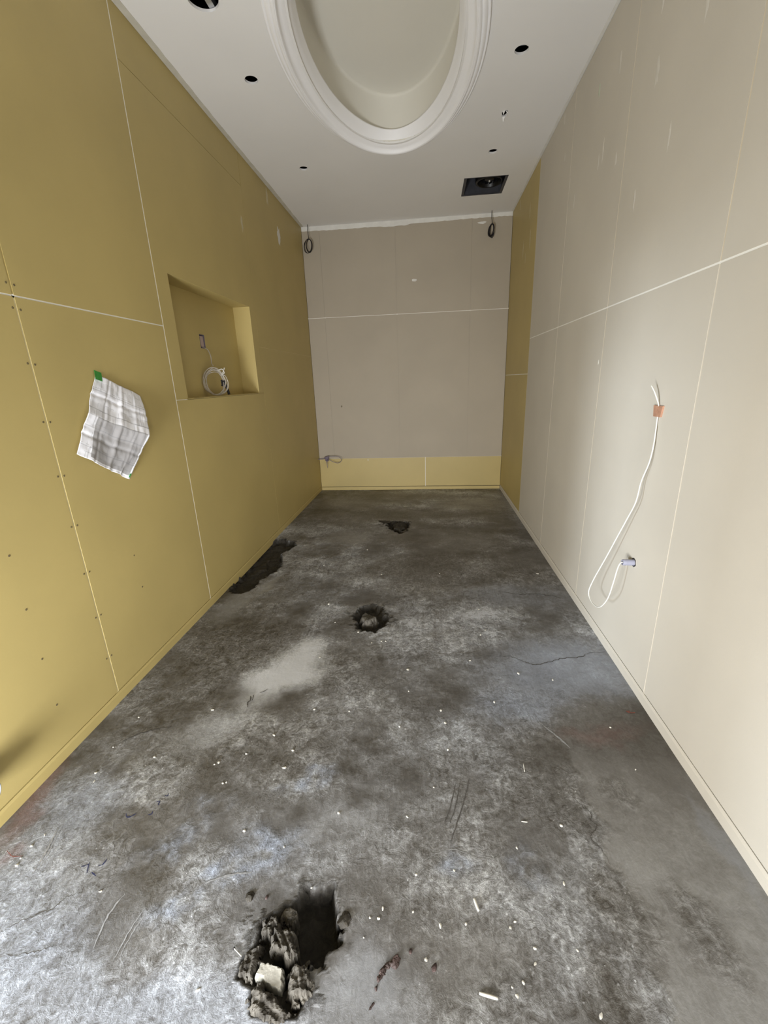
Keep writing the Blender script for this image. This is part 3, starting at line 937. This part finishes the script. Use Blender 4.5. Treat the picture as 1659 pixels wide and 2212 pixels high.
hanging(0.099, D - 0.075, 3.025, 2.95, 0.048, 0.074, 4, 0.004, 21, 'looped black cable hanging by the left corner of the end wall')
hanging(2.183, D - 0.075, 3.043, 2.97, 0.027, 0.066, 6, 0.008, 27, 'narrow black cable coil hanging by the right corner of the end wall', 0.0036)

# tied cable sticking out of the left wall near the end wall
tc_ = thing('tied_cable', (0.0, D - 0.06, 0.40), 'thin dark cable tied in a loop near the left end corner', 'cable')
yb = D - 0.06
tube('lead', [(-0.004, yb, 0.443), (0.05, yb, 0.444), (0.10, yb, 0.446)], 0.0042, M_TIE, tc_)
tube('loop', [(0.11, yb, 0.470), (0.16, yb, 0.479), (0.23, yb - 0.004, 0.480), (0.29, yb - 0.008, 0.470), (0.318, yb - 0.01, 0.440), (0.305, yb - 0.012, 0.405), (0.265, yb - 0.012, 0.390), (0.215, yb - 0.008, 0.402), (0.175, yb - 0.004, 0.420), (0.14, yb, 0.436), (0.11, yb, 0.43)], 0.0034, M_TIE, tc_)
tube('tail', [(0.115, yb - 0.004, 0.41), (0.119, yb - 0.006, 0.36), (0.122, yb - 0.006, 0.320)], lambda t: 0.0055 * (1 - 0.7 * t), M_TIE, tc_)
geos = []
for k in range(5):
    P = [Vector((0.118 + 0.026 * math.cos(2 * math.pi * q / 20) * (1 - 0.1 * k), yb + 0.012 * math.sin(2 * math.pi * q / 20), 0.472 - 0.012 * k + 0.006 * math.cos(2 * math.pi * q / 20 + k))) for q in range(20)]
    geos.append(tube_geo(P, 0.0075, 8, True))
make('tape_wrap', *join(*geos), M_TIE, tc_, True)

# ------------------------------------------------------------------ niche contents
ob = thing('outlet_box', (-ND - 0.0125, (OB[0] + OB[1]) / 2, OB[2]), 'pinkish outlet box set into the back of the niche', 'outlet box')
xb0, xb1 = -ND - 0.045, -ND - 0.001
o0, o1, o2, o3 = OB[0] + 0.001, OB[1] - 0.001, OB[2] + 0.001, OB[3] - 0.001
make('box_shell', *boxes((xb0, xb1, o0, o0 + 0.003, o2, o3), (xb0, xb1, o1 - 0.003, o1, o2, o3), (xb0, xb1, o0 + 0.003, o1 - 0.003, o2, o2 + 0.003), (xb0, xb1, o0 + 0.003, o1 - 0.003, o3 - 0.003, o3), (xb0 - 0.003, xb0, o0, o1, o2, o3)), M_TIE, ob)
make('insert', *boxes((xb0, -ND - 0.010, o0 + 0.028, o1 - 0.004, o2 + 0.012, o3 - 0.008)), M_PINK, ob)

cc = thing('coiled_cable', (-0.078, 3.105, NZ0), 'coil of whitish cable standing in the wall niche', 'cable')
rr = random.Random(12)
geos = []
U = Vector((0.052, 0.082, 0.0))
for k in range(9):
    s1, s2 = rr.uniform(0.66, 1.0), rr.uniform(0.72, 0.98)
    cz = NZ0 + 0.107 * s2 + 0.004 + rr.uniform(0, 0.008)
    ph = rr.uniform(0, 6)
    sh = rr.uniform(-0.10, 0.10)
    P = []
    for q in range(44):
        g = 2 * math.pi * q / 44
        off = Vector((-0.6, 0.4, 0)) * (0.014 * math.sin(2 * g + ph))
        P.append(Vector((-0.078, 3.105, cz)) + U * (s1 * math.cos(g) + sh) + Vector((0, 0, 0.107 * s2 * math.sin(g))) + off)
    geos.append(tube_geo(P, 0.0032, 7, True))
make('coil', *join(*geos), M_CABG, cc, True)
tube('lead', [(-ND - 0.02, 3.150, 1.700), (-ND + 0.012, 3.165, 1.685), (-ND + 0.02, 3.185, 1.64), (-0.11, 3.155, 1.585), (-0.085, 3.12, 1.572)], 0.0036, M_CABG, cc)
V, F = tube_geo(smooth_path([(-0.045, 3.165, 1.465), (-0.037, 3.178, 1.43), (-0.030, 3.188, 1.395), (-0.026, 3.193, 1.364)], 5), lambda t: 0.010, 8)
make('black_sleeve', V, F, M_BLK, cc, True)
tube('black_sleeve', [(-0.050, 3.150, 1.47), (-0.048, 3.152, 1.44), (-0.052, 3.150, 1.425)], 0.007, M_BLK, cc)
tube('white_tie', [(-0.055, 3.120, 1.535), (-0.035, 3.150, 1.545), (-0.028, 3.165, 1.520), (-0.038, 3.150, 1.505), (-0.03, 3.175, 1.50)], 0.004, M_CABW, cc)
tube('white_tie', [(-0.04, 3.135, 1.50), (-0.03, 3.165, 1.535), (-0.026, 3.172, 1.555)], 0.0035, M_CABW, cc)

# ------------------------------------------------------------------ paper plan on the left wall
pp = thing('paper_plan', (0.0, 1.85, 1.01), 'crumpled white printed plan sheet taped to the yellow wall', 'paper')
c00 = Vector((1.842, 1.494))   # top-left (taped)
c10 = Vector((2.105, 1.392))   # top-right
c01 = Vector((1.618, 1.176))   # bottom-left
c11 = Vector((1.905, 1.006))   # bottom-right
na, nb = 60, 84
V, UVs = [], []
for j in range(nb + 1):
    v = j / nb
    for i in range(na + 1):
        u = i / na
        P = (c00 * (1 - u) + c10 * u) * (1 - v) + (c01 * (1 - u) + c11 * u) * v
        # right edge bellies away from the wall, bottom edge sags
        bulge = 0.055 * (u ** 1.6) * math.sin(math.pi * min(1, v * 1.02)) ** 0.9
        fold = 0.020 * max(0, 1 - abs(v - 0.50) / 0.16)
        w1 = mnoise.noise(Vector((u * 5, v * 3, 1.7)))
        w2 = mnoise.noise(Vector((u * 13 + 4, v * 6, 5.1)))
        w3 = abs(mnoise.noise(Vector((u * 9 - 3, v * 9, 8.3)))) + 0.5 * abs(mnoise.noise(Vector((u * 19, v * 15, 2.3))))
        tri = lambda q, c0, wd: max(0.0, 1 - abs(q - c0) / wd)
        creases = 0.005 * tri(u, 0.52, 0.05) - 0.004 * tri(v, 0.25, 0.03) - 0.004 * tri(v, 0.74, 0.03) - 0.004 * tri(u, 0.25, 0.03) + 0.003 * tri(u, 0.78, 0.03)
        lift = 0.008 + bulge + fold * (0.4 + 0.6 * u) + 0.010 * (w1 + 0.4) * (0.3 + v) + 0.0018 * w2 + 0.0035 * w3 + creases
        lift += 0.018 * (v ** 4) * (0.4 + 0.6 * math.sin(u * 5))
        lift *= min(1.0, 0.25 + 3.2 * math.hypot(u, v * 1.3))
        ey = P.x + 0.012 * math.sin(math.pi * v) * (u - 0.2) + 0.004 * w1
        ez = P.y - 0.010 * math.sin(math.pi * u) * v + 0.006 * mnoise.noise(Vector((u * 4, v * 4, 3.3))) * (0.3 + v)
        V.append((max(0.002, lift), ey, ez))
        UVs.append((u, v))
Fp = []
for j in range(nb):
    for i in range(na):
        a = j * (na + 1) + i
        Fp.append((a, a + 1, a + na + 2, a + na + 1))
sheet = make('sheet', V, Fp, M_PAP, pp, True)
uvl = sheet.data.uv_layers.new(name='UVMap')
for l in sheet.data.loops:
    uvl.data[l.index].uv = UVs[l.vertex_index]
sol = sheet.modifiers.new('thickness', 'SOLIDIFY')
sol.thickness = 0.0004
def tape_piece(quad, lift0, lift1, m, label=None):
    V = []
    for (h, dz) in ((0, 0), (0.0008, 0)):
        for k, (y, z) in enumerate(quad):
            V.append(((lift0 if k < 2 else lift1) + h, y, z))
    o = make('tape', V, BOXF, m, pp)
    if label:
        o['label'] = label
    return o
tape_piece([(1.836, 1.511), (1.876, 1.500), (1.860, 1.462), (1.822, 1.473)], 0.003, 0.0125, M_GRN, 'green tape at the top corner')
tape_piece([(1.902, 1.028), (1.914, 1.028), (1.912, 1.004), (1.900, 1.004)], 0.016, 0.004, M_GRN, 'green tape at the bottom corner')

# ------------------------------------------------------------------ pipe stub on the left wall by the floor
pc = Vector((0.0, 0.874, 0.212))
ps = thing('pipe_stub', pc, 'grey-rimmed dark pipe stub low on the yellow wall at the left edge', 'pipe')
V, F = [], []
n = 40
for (r, x) in ((0.046, -0.005), (0.046, 0.083), (0.045, 0.086), (0.0425, 0.086), (0.0418, 0.083), (0.0418, 0.070)):
    V += [(x, pc.y + r * math.cos(2 * math.pi * k / n), pc.z + r * math.sin(2 * math.pi * k / n)) for k in range(n)]
for q in range(5):
    F += [(q * n + k, q * n + (k + 1) % n, (q + 1) * n + (k + 1) % n, (q + 1) * n + k) for k in range(n)]
make('pipe_wall', V, F, mat('grey_pipe', (0.27, 0.28, 0.30), 0.4, 0.05, 30), ps, True)
V = [(0.050 if False else 0.012, pc.y + 0.0402 * math.cos(2 * math.pi * k / n), pc.z + 0.0402 * math.sin(2 * math.pi * k / n)) for k in range(n)]
V2 = [(0.006, y, z) for _, y, z in V]
make('inner_sleeve', *tube_geo([Vector((0.014, pc.y, pc.z)), Vector((0.040, pc.y, pc.z)), Vector((0.081, pc.y, pc.z))], 0.0414, 40)[:1], [f for f in tube_geo([Vector((0.014, pc.y, pc.z)), Vector((0.040, pc.y, pc.z)), Vector((0.081, pc.y, pc.z))], 0.0414, 40)[1][:-2]], M_BLK, ps, True)
make('inner_plug', V + V2, [tuple(range(n)), tuple(range(n, 2 * n))] + [(k, (k + 1) % n, n + (k + 1) % n, n + k) for k in range(n)], M_BLK, ps)

# ------------------------------------------------------------------ cable and conduit on the right wall
CP = [(2.389, 1.92, 1.365), (2.399, 1.902, 1.334), (2.4185, 1.896, 1.282), (2.4185, 1.894, 1.241), (2.412, 1.878, 1.129), (2.404, 1.876, 1.051), (2.394, 1.897, 0.965), (2.384, 1.898, 0.871), (2.374, 1.94, 0.77), (2.364, 1.982, 0.675), (2.354, 2.028, 0.572), (2.344, 2.072, 0.477), (2.334, 2.108, 0.394), (2.324, 2.129, 0.316), (2.324, 2.112, 0.283), (2.324, 2.053, 0.275), (2.326, 1.98, 0.300), (2.331, 1.92, 0.38), (2.340, 1.905, 0.471), (2.352, 1.908, 0.545), (2.366, 1.915, 0.5715), (2.385, 1.917, 0.573)]
wc = thing('wall_cable', (2.41, 1.895, 0.57), 'white cable taped to the beige wall, looping down to the conduit', 'cable')
tube('cord', CP, 0.0029, M_CABW, wc, 8, 8)
V, F = boxes((W - 0.0085, W - 0.0003, 1.868, 1.928, 1.240, 1.285))
V = [(x - 0.001 * math.sin(y * 90), y + (0.006 if z > 1.26 else -0.003) * (1 if y > 1.9 else -1), z) for x, y, z in V]
make('tape', V, F, M_COP, wc)['label'] = 'copper-orange tape patch'
cd = thing('conduit_stub', (W, 1.917, 0.573), 'short lilac-grey conduit stub sticking out of the beige wall', 'conduit')
V, F = [], []
n = 24
for (r, x) in ((0.0145, W + 0.01), (0.0145, W - 0.049), (0.0135, W - 0.051), (0.0105, W - 0.051), (0.0105, W - 0.01)):
    V += [(x, 1.917 + r * math.cos(2 * math.pi * k / n), 0.573 + r * math.sin(2 * math.pi * k / n)) for k in range(n)]
for q in range(4):
    F += [(q * n + k, q * n + (k + 1) % n, (q + 1) * n + (k + 1) % n, (q + 1) * n + k) for k in range(n)]
make('pipe', V, F, M_COND, cd, True)
V, F = [], []
for (r, x) in ((0.0148, W - 0.0006), (0.021, W - 0.0006)):
    V += [(x, 1.917 + r * (1 + 0.12 * math.sin(5 * k)) * math.cos(2 * math.pi * k / n), 0.573 + r * (1 + 0.12 * math.cos(3 * k)) * math.sin(2 * math.pi * k / n)) for k in range(n)]
V += [(x + 0.004, y, z) for x, y, z in V]
F = [(k, (k + 1) % n, n + (k + 1) % n, n + k) for k in range(n)] + [(n + k, n + (k + 1) % n, 3 * n + (k + 1) % n, 3 * n + k) for k in range(n)]
make('cut_gap', V, F, M_BLK, cd)['label'] = 'dark rough cut-out round the conduit'

# ------------------------------------------------------------------ mortar clods and mud around the holes
def clod(name, loc, size, rz, seed, m, label, cat='clod', group=None, sub=4, rough=0.28, cut=None, sink=0.3):
    bm = bmesh.new()
    bmesh.ops.create_icosphere(bm, subdivisions=sub, radius=1.0)
    c, s = math.cos(rz), math.sin(rz)
    for v in bm.verts:
        p = v.co.copy()
        so = Vector((seed * 3.7, seed * 1.9, seed * 5.3))
        d = 1 + rough * mnoise.noise(p * 1.4 + so) + rough * 0.6 * mnoise.noise(p * 3.2 + so) + rough * 0.34 * abs(mnoise.noise(p * 7.5 + so)) + rough * 0.22 * mnoise.noise(p * 16 + so)
        p *= d
        # planar breaks give the lump its facets
        r = random.Random(seed)
        for _ in range(6):
            nrm = Vector((r.uniform(-1, 1), r.uniform(-1, 1), r.uniform(0.1, 1))).normalized()
            lim = r.uniform(0.62, 0.9)
            k = p.dot(nrm) - lim
            if k > 0:
                p -= nrm * k * 0.85
        x, y, z = p.x * size[0], p.y * size[1], p.z * size[2]
        v.co = (x * c - y * s, x * s + y * c, z)
    me = bpy.data.meshes.new(name)
    bm.to_mesh(me)
    bm.free()
    me.polygons.foreach_set('use_smooth', [False] * len(me.polygons))
    me.materials.append(m)
    o = bpy.data.objects.new(name, me)
    COL.objects.link(o)
    o.location = (loc[0], loc[1], loc[2])
    return tag(o, label, cat, group)
def hclod(name, poly, base, h, tilt, edge, seed, m, label, cat='clod', group=None, step=0.0022, jagg=0.016, ridge=0.008, groove=None, curve=0.0):
    """broken lump: jagged outline, steep sides, torn top; stands on the floor of the hole"""
    P = np.array(poly)
    c = P.mean(0)
    gx = np.arange(P[:, 0].min() - 0.012, P[:, 0].max() + 0.012, step)
    gy = np.arange(P[:, 1].min() - 0.012, P[:, 1].max() + 0.012, step)
    GX, GY = np.meshgrid(gx, gy, indexing='ij')
    q = 0.010 / step * 0.0022 / 0.010
    d = sdf(GX, GY, poly) + jagg * 2 * (fbm(GX, GY, 70.0 * q, seed, 4) - 0.5)
    top = base + h * sstep(0.0, -edge, d) + tilt[0] * (GX - c[0]) + tilt[1] * (GY - c[1])
    top += curve * ((GX - c[0]) ** 2 + (GY - c[1]) ** 2)
    rn = np.abs(fbm(GX, GY, 55.0 * q, seed + 9, 4) - 0.5) * 2
    top += ridge * (fbm(GX, GY, 28.0 * q, seed + 5, 4) - 0.5) * 2 - ridge * 1.3 * rn
    if groove:
        g = GX * groove[0] + GY * groove[1]
        top -= groove[2] * np.clip(np.sin(g * 2 * math.pi / groove[3]) + 0.2, 0, 1) ** 2
    ins = d < 0
    lowz = min(base - 0.03, min(fz(x, y) for x, y in poly) - 0.01)
    ZZ = np.where(ins, top, lowz)
    n0, n1 = GX.shape
    keep = ins[:-1, :-1] | ins[1:, :-1] | ins[1:, 1:] | ins[:-1, 1:]
    idx = np.arange(n0 * n1).reshape(n0, n1)
    fq = np.stack([idx[:-1, :-1], idx[1:, :-1], idx[1:, 1:], idx[:-1, 1:]], -1)[keep]
    used, inv = np.unique(fq, return_inverse=True)
    VV = np.stack([GX, GY, ZZ], -1).reshape(-1, 3)[used]
    o = make(name, [tuple(v) for v in VV], [tuple(int(k) for k in f) for f in inv.reshape(-1, 4)], m, None, False, (c[0], c[1], lowz))
    return tag(o, label, cat, group)
G = 'mortar clods broken out round the nearest floor hole'
hclod('mortar_clod', [(1.036, 0.728), (1.091, 0.742), (1.116, 0.72), (1.125, 0.682), (1.111, 0.660), (1.060, 0.672)], 0.002, 0.026, (0.10, -0.25), 0.014, 201, M_MORT, 'grooved grey mortar clod at the rim of the nearest dark floor hole', 'clod', G, groove=(0.75, 0.66, 0.006, 0.017))
hclod('mortar_clod', [(1.012, 0.698), (1.002, 0.745), (1.037, 0.757), (1.060, 0.740), (1.047, 0.704)], -0.004, 0.022, (0.35, -0.2), 0.012, 211, M_MORT, 'small dark grey mortar clod at the top left of the nearest heap', 'clod', G)
hclod('mortar_clod', [(0.975, 0.622), (0.980, 0.672), (1.002, 0.697), (1.032, 0.695), (1.042, 0.658), (1.030, 0.618)], -0.004, 0.018, (0.30, 0.0), 0.016, 221, M_MORT, 'ridged mortar clod along the left edge of the nearest heap', 'clod', G, groove=(0.95, 0.3, 0.004, 0.031))
hclod('mortar_clod', [(1.109, 0.650), (1.129, 0.672), (1.157, 0.668), (1.190, 0.629), (1.182, 0.598), (1.138, 0.582), (1.116, 0.61)], -0.002, 0.026, (0.25, -0.1), 0.016, 231, M_MORT, 'tall dark mortar clod right of the pale wet face', 'clod', G, groove=(0.9, 0.44, 0.006, 0.041))
hclod('mortar_clod', [(1.022, 0.611), (1.055, 0.618), (1.120, 0.593), (1.150, 0.575), (1.135, 0.548), (1.079, 0.545), (1.035, 0.566)], -0.004, 0.020, (0.0, 0.20), 0.016, 241, M_MORT, 'crumbly mortar clod at the near end of the heap', 'clod', G, groove=(0.3, 0.95, 0.003, 0.027))
hclod('mortar_clod', [(1.040, 0.770), (1.062, 0.794), (1.090, 0.796), (1.096, 0.75), (1.07, 0.742)], -0.012, 0.016, (0.3, 0.0), 0.012, 251, M_MORT, 'flat grey mortar piece behind the nearest heap', 'clod', G, ridge=0.003)
hclod('pale_mortar_lump', [(1.044, 0.652), (1.103, 0.650), (1.110, 0.625), (1.112, 0.606), (1.086, 0.610), (1.036, 0.624)], -0.006, 0.020, (-0.10, 0.40), 0.006, 261, M_PALE, 'pale glossy wet mortar face in the middle of the nearest heap', 'clod', ridge=0.0018, jagg=0.006, curve=4.0)
clod('mud_clod', (1.236, 0.764, -0.002), (0.020, 0.018, 0.010), 0.4, 31, M_MUD, 'dark mud bit on the right rim of the nearest hole', 'mud')
clod('mud_clod', (0.951, 0.797, 0.001), (0.013, 0.015, 0.007), 0.4, 32, M_MUD, 'lone mud bit lying left of the nearest heap', 'mud')
hclod('mortar_clod', [(1.033, 2.333), (1.06, 2.375), (1.115, 2.370), (1.160, 2.300), (1.13, 2.25), (1.065, 2.245)], -0.020, 0.036, (0.0, -0.12), 0.02, 271, M_MORT, 'grey mortar lump in the middle floor hole', 'clod', step=0.005, jagg=0.02, ridge=0.012)
hclod('mortar_clod', [(1.10, 4.14), (1.16, 4.19), (1.25, 4.15), (1.25, 4.00), (1.19, 3.93), (1.12, 3.99)], -0.02, 0.034, (0.0, 0.0), 0.03, 281, M_MUD, 'dark mortar lump in the farthest floor hole', 'clod', step=0.008, jagg=0.03, ridge=0.014)
clod('mud_clod', (1.02, 4.20, 0.0), (0.05, 0.04, 0.012), 0.1, 38, M_MUD, 'flat dark mud bit beside the farthest floor hole', 'mud')
hclod('mud_clod', [(0.03, 2.95), (0.06, 3.25), (0.12, 3.30), (0.15, 3.10), (0.11, 2.92)], -0.046, 0.022, (0.0, 0.0), 0.03, 291, M_MUD, 'low mud ridge in the floor hole under the niche wall', 'mud', step=0.008, jagg=0.03, ridge=0.012)
# brown mud streak right of the nearest hole
hclod('mud_streak', [(1.390, 0.706), (1.398, 0.692), (1.391, 0.676), (1.379, 0.672), (1.372, 0.675), (1.360, 0.664), (1.352, 0.65), (1.345, 0.634), (1.337, 0.626), (1.334, 0.634), (1.338, 0.652), (1.346, 0.670), (1.358, 0.684), (1.374, 0.696)], 0.0, 0.006, (0.0, 0.0), 0.006, 301, M_BRN, 'brown streak of dried mud right of the nearest hole', 'mud', None, 0.0016, 0.007, 0.004)
hclod('mud_clod', [(1.338, 0.616), (1.342, 0.606), (1.334, 0.596), (1.326, 0.594), (1.328, 0.604)], 0.0, 0.005, (0.0, 0.0), 0.005, 311, M_BRN, 'small brown mud bit just below the mud streak', 'mud', None, 0.0014, 0.004, 0.003)
for (x, y, r, lb) in ((1.421, 0.712, 0.005, 'tiny dark mud bit beside the brown mud streak'), (1.482, 0.685, 0.007, 'small dark mud bit right of the brown mud streak'), (1.0, 0.80, 0.005, 'tiny dark mud bit above the nearest heap')):
    clod('mud_clod', (x, y, fz(x, y) + 0.001), (r, r * 1.5, r * 0.6), -0.5, int(r * 9000), M_BRN, lb, 'mud', sub=2)

# nail
na_ = thing('nail', (0.97, 0.671, 0.004), 'short pale nail lying left of the nearest mortar heap', 'nail')
tube('shank', [(0.957, 0.678, 0.004), (0.983, 0.664, 0.005)], 0.0013, M_CHIP, na_, 3)
tube('head', [(0.9555, 0.6788, 0.004), (0.957, 0.678, 0.004)], 0.0034, M_BLK, na_, 2, 10)

# ------------------------------------------------------------------ marks on the floor (flat, parts of the floor)
def ribbon(name, pts, w, m, n=8, jit=0.0, seed=1, lift=0.0009):
    P = smooth_path([(x, y, 0) for x, y in pts], n)
    rr_ = random.Random(seed)
    V = []
    for i, p in enumerate(P):
        a, b = P[max(0, i - 1)], P[min(len(P) - 1, i + 1)]
        t_ = (b - a).normalized()
        s_ = Vector((-t_.y, t_.x, 0))
        f = i / (len(P) - 1)
        ww = w * (0.35 + 0.65 * math.sin(math.pi * min(1, max(0, f * 0.94 + 0.03)))) * rr_.uniform(0.6, 1.3)
        j = s_ * rr_.uniform(-jit, jit)
        for sg in (-0.5, 0.5):
            q = p + s_ * ww * sg + j
            V.append((q.x, q.y, fz(q.x, q.y) + lift))
    F = [(2 * i, 2 * i + 1, 2 * i + 3, 2 * i + 2) for i in range(len(P) - 1)]
    return make(name, V, F, m, floor)
ribbon('crack', [(1.776, 1.97), (1.901, 1.968), (1.957, 1.937), (2.011, 1.907), (2.076, 1.927), (2.167, 1.965), (2.276, 1.987), (2.305, 2.014), (2.405, 2.037)], 0.0045, M_CRK, 8, 0.005, 1)
ribbon('crack', [(1.973, 1.182), (1.995, 1.146), (2.015, 1.126), (2.005, 1.098), (2.02, 1.079), (1.986, 1.045), (2.004, 1.009), (2.016, 0.964)], 0.0028, M_CRK, 8, 0.003, 2)
ribbon('crack', [(0.288, 0.66), (0.323, 0.689), (0.37, 0.714), (0.394, 0.727), (0.403, 0.751), (0.428, 0.765)], 0.0024, M_CRK, 8, 0.003, 3)
ribbon('crack', [(0.337, 0.614), (0.401, 0.624), (0.443, 0.637), (0.473, 0.649)], 0.0020, M_CRK, 8, 0.003, 4)
ribbon('crack', [(0.18, 1.30), (0.222, 1.347), (0.288, 1.377), (0.343, 1.394)], 0.005, M_CRK, 8, 0.004, 5)
ribbon('crack', [(1.95, 2.70), (2.08, 2.66), (2.2, 2.67), (2.36, 2.62)], 0.006, M_CRK, 8, 0.006, 6)
ribbon('scratch', [(1.658, 1.33), (1.650, 1.31)], 0.010, M_CRK, 6, 0.001, 7)
ribbon('scratch', [(1.620, 1.23), (1.600, 1.16), (1.568, 1.07), (1.541, 1.0)], 0.0045, M_CRK, 8, 0.001, 8)
ribbon('scratch', [(1.569, 1.209), (1.548, 1.126), (1.521, 1.051)], 0.004, M_CRK, 8, 0.001, 9)
ribbon('scratch', [(1.585, 1.215), (1.566, 1.130), (1.540, 1.055)], 0.003, M_CRK, 8, 0.001, 10)
ribbon('scratch', [(1.453, 0.932), (1.489, 0.954), (1.54, 0.972), (1.582, 0.965), (1.623, 0.948)], 0.003, M_SCR, 8, 0.001, 11)
for k, (pts, w) in enumerate(((((0.209, 0.939), (0.234, 0.867), (0.249, 0.801)), 0.006), (((0.222, 0.935), (0.245, 0.870), (0.256, 0.81)), 0.003), (((0.575, 0.776), (0.563, 0.724), (0.575, 0.648)), 0.0045), (((0.659, 0.748), (0.649, 0.694), (0.649, 0.63)), 0.0035), (((0.672, 0.748), (0.660, 0.694), (0.660, 0.64)), 0.003), (((0.80, 0.82), (0.86, 0.845), (0.93, 0.86)), 0.006), (((1.60, 1.44), (1.64, 1.46)), 0.005), (((1.94, 1.52), (2.0, 1.44), (2.03, 1.39)), 0.007))):
    ribbon('scratch', list(pts), w, M_SCR, 8, 0.0015, 20 + k)
for k, pts in enumerate((((0.411, 1.007), (0.420, 0.996), (0.432, 0.996), (0.443, 1.005), (0.448, 1.009)), ((0.492, 1.008), (0.503, 1.011), (0.501, 1.022)), ((0.492, 1.055), (0.503, 1.059), (0.505, 1.05), (0.508, 1.043)), ((0.508, 1.082), (0.519, 1.08), (0.517, 1.09)), ((0.385, 0.834), (0.405, 0.842)), ((0.402, 0.848), (0.418, 0.817)), ((0.431, 0.821), (0.452, 0.813)), ((0.438, 0.841), (0.45, 0.845), (0.451, 0.861)))):
    ribbon('pen_mark', list(pts), 0.004, M_PEN, 6, 0.0004, 40 + k, 0.0012)
for k, pts in enumerate((((0.619, 1.60), (0.630, 1.575), (0.624, 1.555), (0.636, 1.531)), ((0.656, 1.626), (0.672, 1.635), (0.688, 1.653)), ((0.632, 1.61), (0.640, 1.57)))):
    ribbon('pencil_mark', list(pts), 0.008 if k == 0 else 0.004, M_CRK, 6, 0.001, 60 + k, 0.0012)
ribbon('chalk_mark', [(2.334, 1.61), (2.344, 1.60), (2.369, 1.602)], 0.007, M_RED, 6, 0.001, 70, 0.0012)
ribbon('chalk_mark', [(2.340, 1.605), (2.352, 1.612)], 0.005, M_RED, 6, 0.001, 71, 0.0012)
ribbon('chalk_mark', [(0.10, 0.86), (0.135, 0.845), (0.17, 0.85)], 0.002, M_RED, 6, 0.001, 72, 0.0012)

# ------------------------------------------------------------------ white plaster crumbs
CR = [(0.624, 3.096), (0.935, 3.433), (1.113, 2.941), (0.804, 2.475), (0.894, 2.257), (1.054, 2.158), (1.149, 2.056), (1.203, 2.072), (1.226, 2.073), (0.884, 1.908), (1.686, 1.922), (1.769, 2.162), (1.803, 2.212), (1.791, 2.444), (2.284, 2.985), (1.556, 2.966), (1.768, 1.626), (1.524, 1.56), (2.072, 1.796), (1.375, 1.676), (1.113, 1.531), (0.951, 1.533), (0.816, 1.378), (0.921, 1.306), (0.736, 1.277), (1.541, 1.488), (0.478, 1.502), (1.546, 1.35), (1.346, 1.456), (1.365, 1.832), (1.917, 1.834),
      (0.16, 1.437), (0.16, 1.272), (0.179, 1.151), (0.2, 1.117), (0.367, 1.237), (0.629, 1.221), (0.642, 1.23), (0.911, 1.224), (0.701, 1.144), (0.712, 1.149), (1.16, 1.062), (0.184, 0.915), (0.171, 0.879), (0.169, 0.842), (0.177, 0.821), (0.497, 0.775), (1.125, 0.832), (1.295, 0.73), (1.306, 0.775), (1.34, 0.799), (1.33, 0.775), (1.006, 0.939), (0.856, 0.979), (0.901, 0.594),
      (2.228, 1.509), (2.239, 1.308), (1.488, 1.182), (1.396, 1.067), (1.903, 1.073), (1.745, 0.992), (1.545, 0.911), (1.861, 0.901), (1.431, 0.891), (1.425, 0.798), (1.461, 0.698), (1.736, 0.712), (1.699, 0.674), (1.67, 0.663), (1.679, 0.648), (1.5, 0.772), (1.569, 0.781), (1.702, 0.797), (1.687, 0.782), (1.864, 0.631), (1.742, 0.743), (1.85, 0.747)]
protos = []
for v in range(4):
    bm = bmesh.new()
    bmesh.ops.create_icosphere(bm, subdivisions=1, radius=1.0)
    r = random.Random(50 + v)
    for w_ in bm.verts:
        w_.co *= r.uniform(0.65, 1.15)
        w_.co.z *= 0.45
        w_.co.y *= (0.7, 1.0, 1.5, 0.85)[v]
    me = bpy.data.meshes.new('plaster_crumb')
    bm.to_mesh(me)
    bm.free()
    me.materials.append(M_CHIP)
    protos.append(me)
r = random.Random(77)
for k, (x, y) in enumerate(CR):
    o = bpy.data.objects.new('plaster_crumb', protos[k % 4])
    s = (0.0030 + 0.0019 * y) * r.uniform(0.7, 1.25)
    o.scale = (s, s, s)
    o.rotation_euler = (0, 0, r.uniform(0, 6.28))
    o.location = (x, y, fz(x, y) + 0.28 * s)
    COL.objects.link(o)
    tag(o, 'small white plaster crumb lying on the grey concrete floor', 'crumb', 'white plaster crumbs scattered on the concrete floor')
def sliver(pts, r0, label):
    o = tube('plaster_sliver', [(x, y, fz(x, y) + r0) for x, y in pts], lambda t: r0 * (0.5 + 0.5 * math.sin(math.pi * (0.15 + 0.7 * t))), M_CHIP, None, 4, 7, (pts[0][0], pts[0][1], 0))
    return tag(o, label, 'plaster sliver')
sliver([(1.597, 0.841), (1.601, 0.828), (1.606, 0.812)], 0.0042, 'elongated whitish plaster sliver right of the nearest hole')
sliver([(1.589, 0.645), (1.610, 0.642), (1.632, 0.639)], 0.0038, 'pale plaster sliver near the bottom edge right of the mud streak')
sliver([(1.830, 1.305), (1.828, 1.270)], 0.0016, 'thin white sliver lying on the floor beside the smooth band')
sliver([(1.777, 1.078), (1.796, 1.077)], 0.0018, 'short thin white sliver crosswise on the floor')
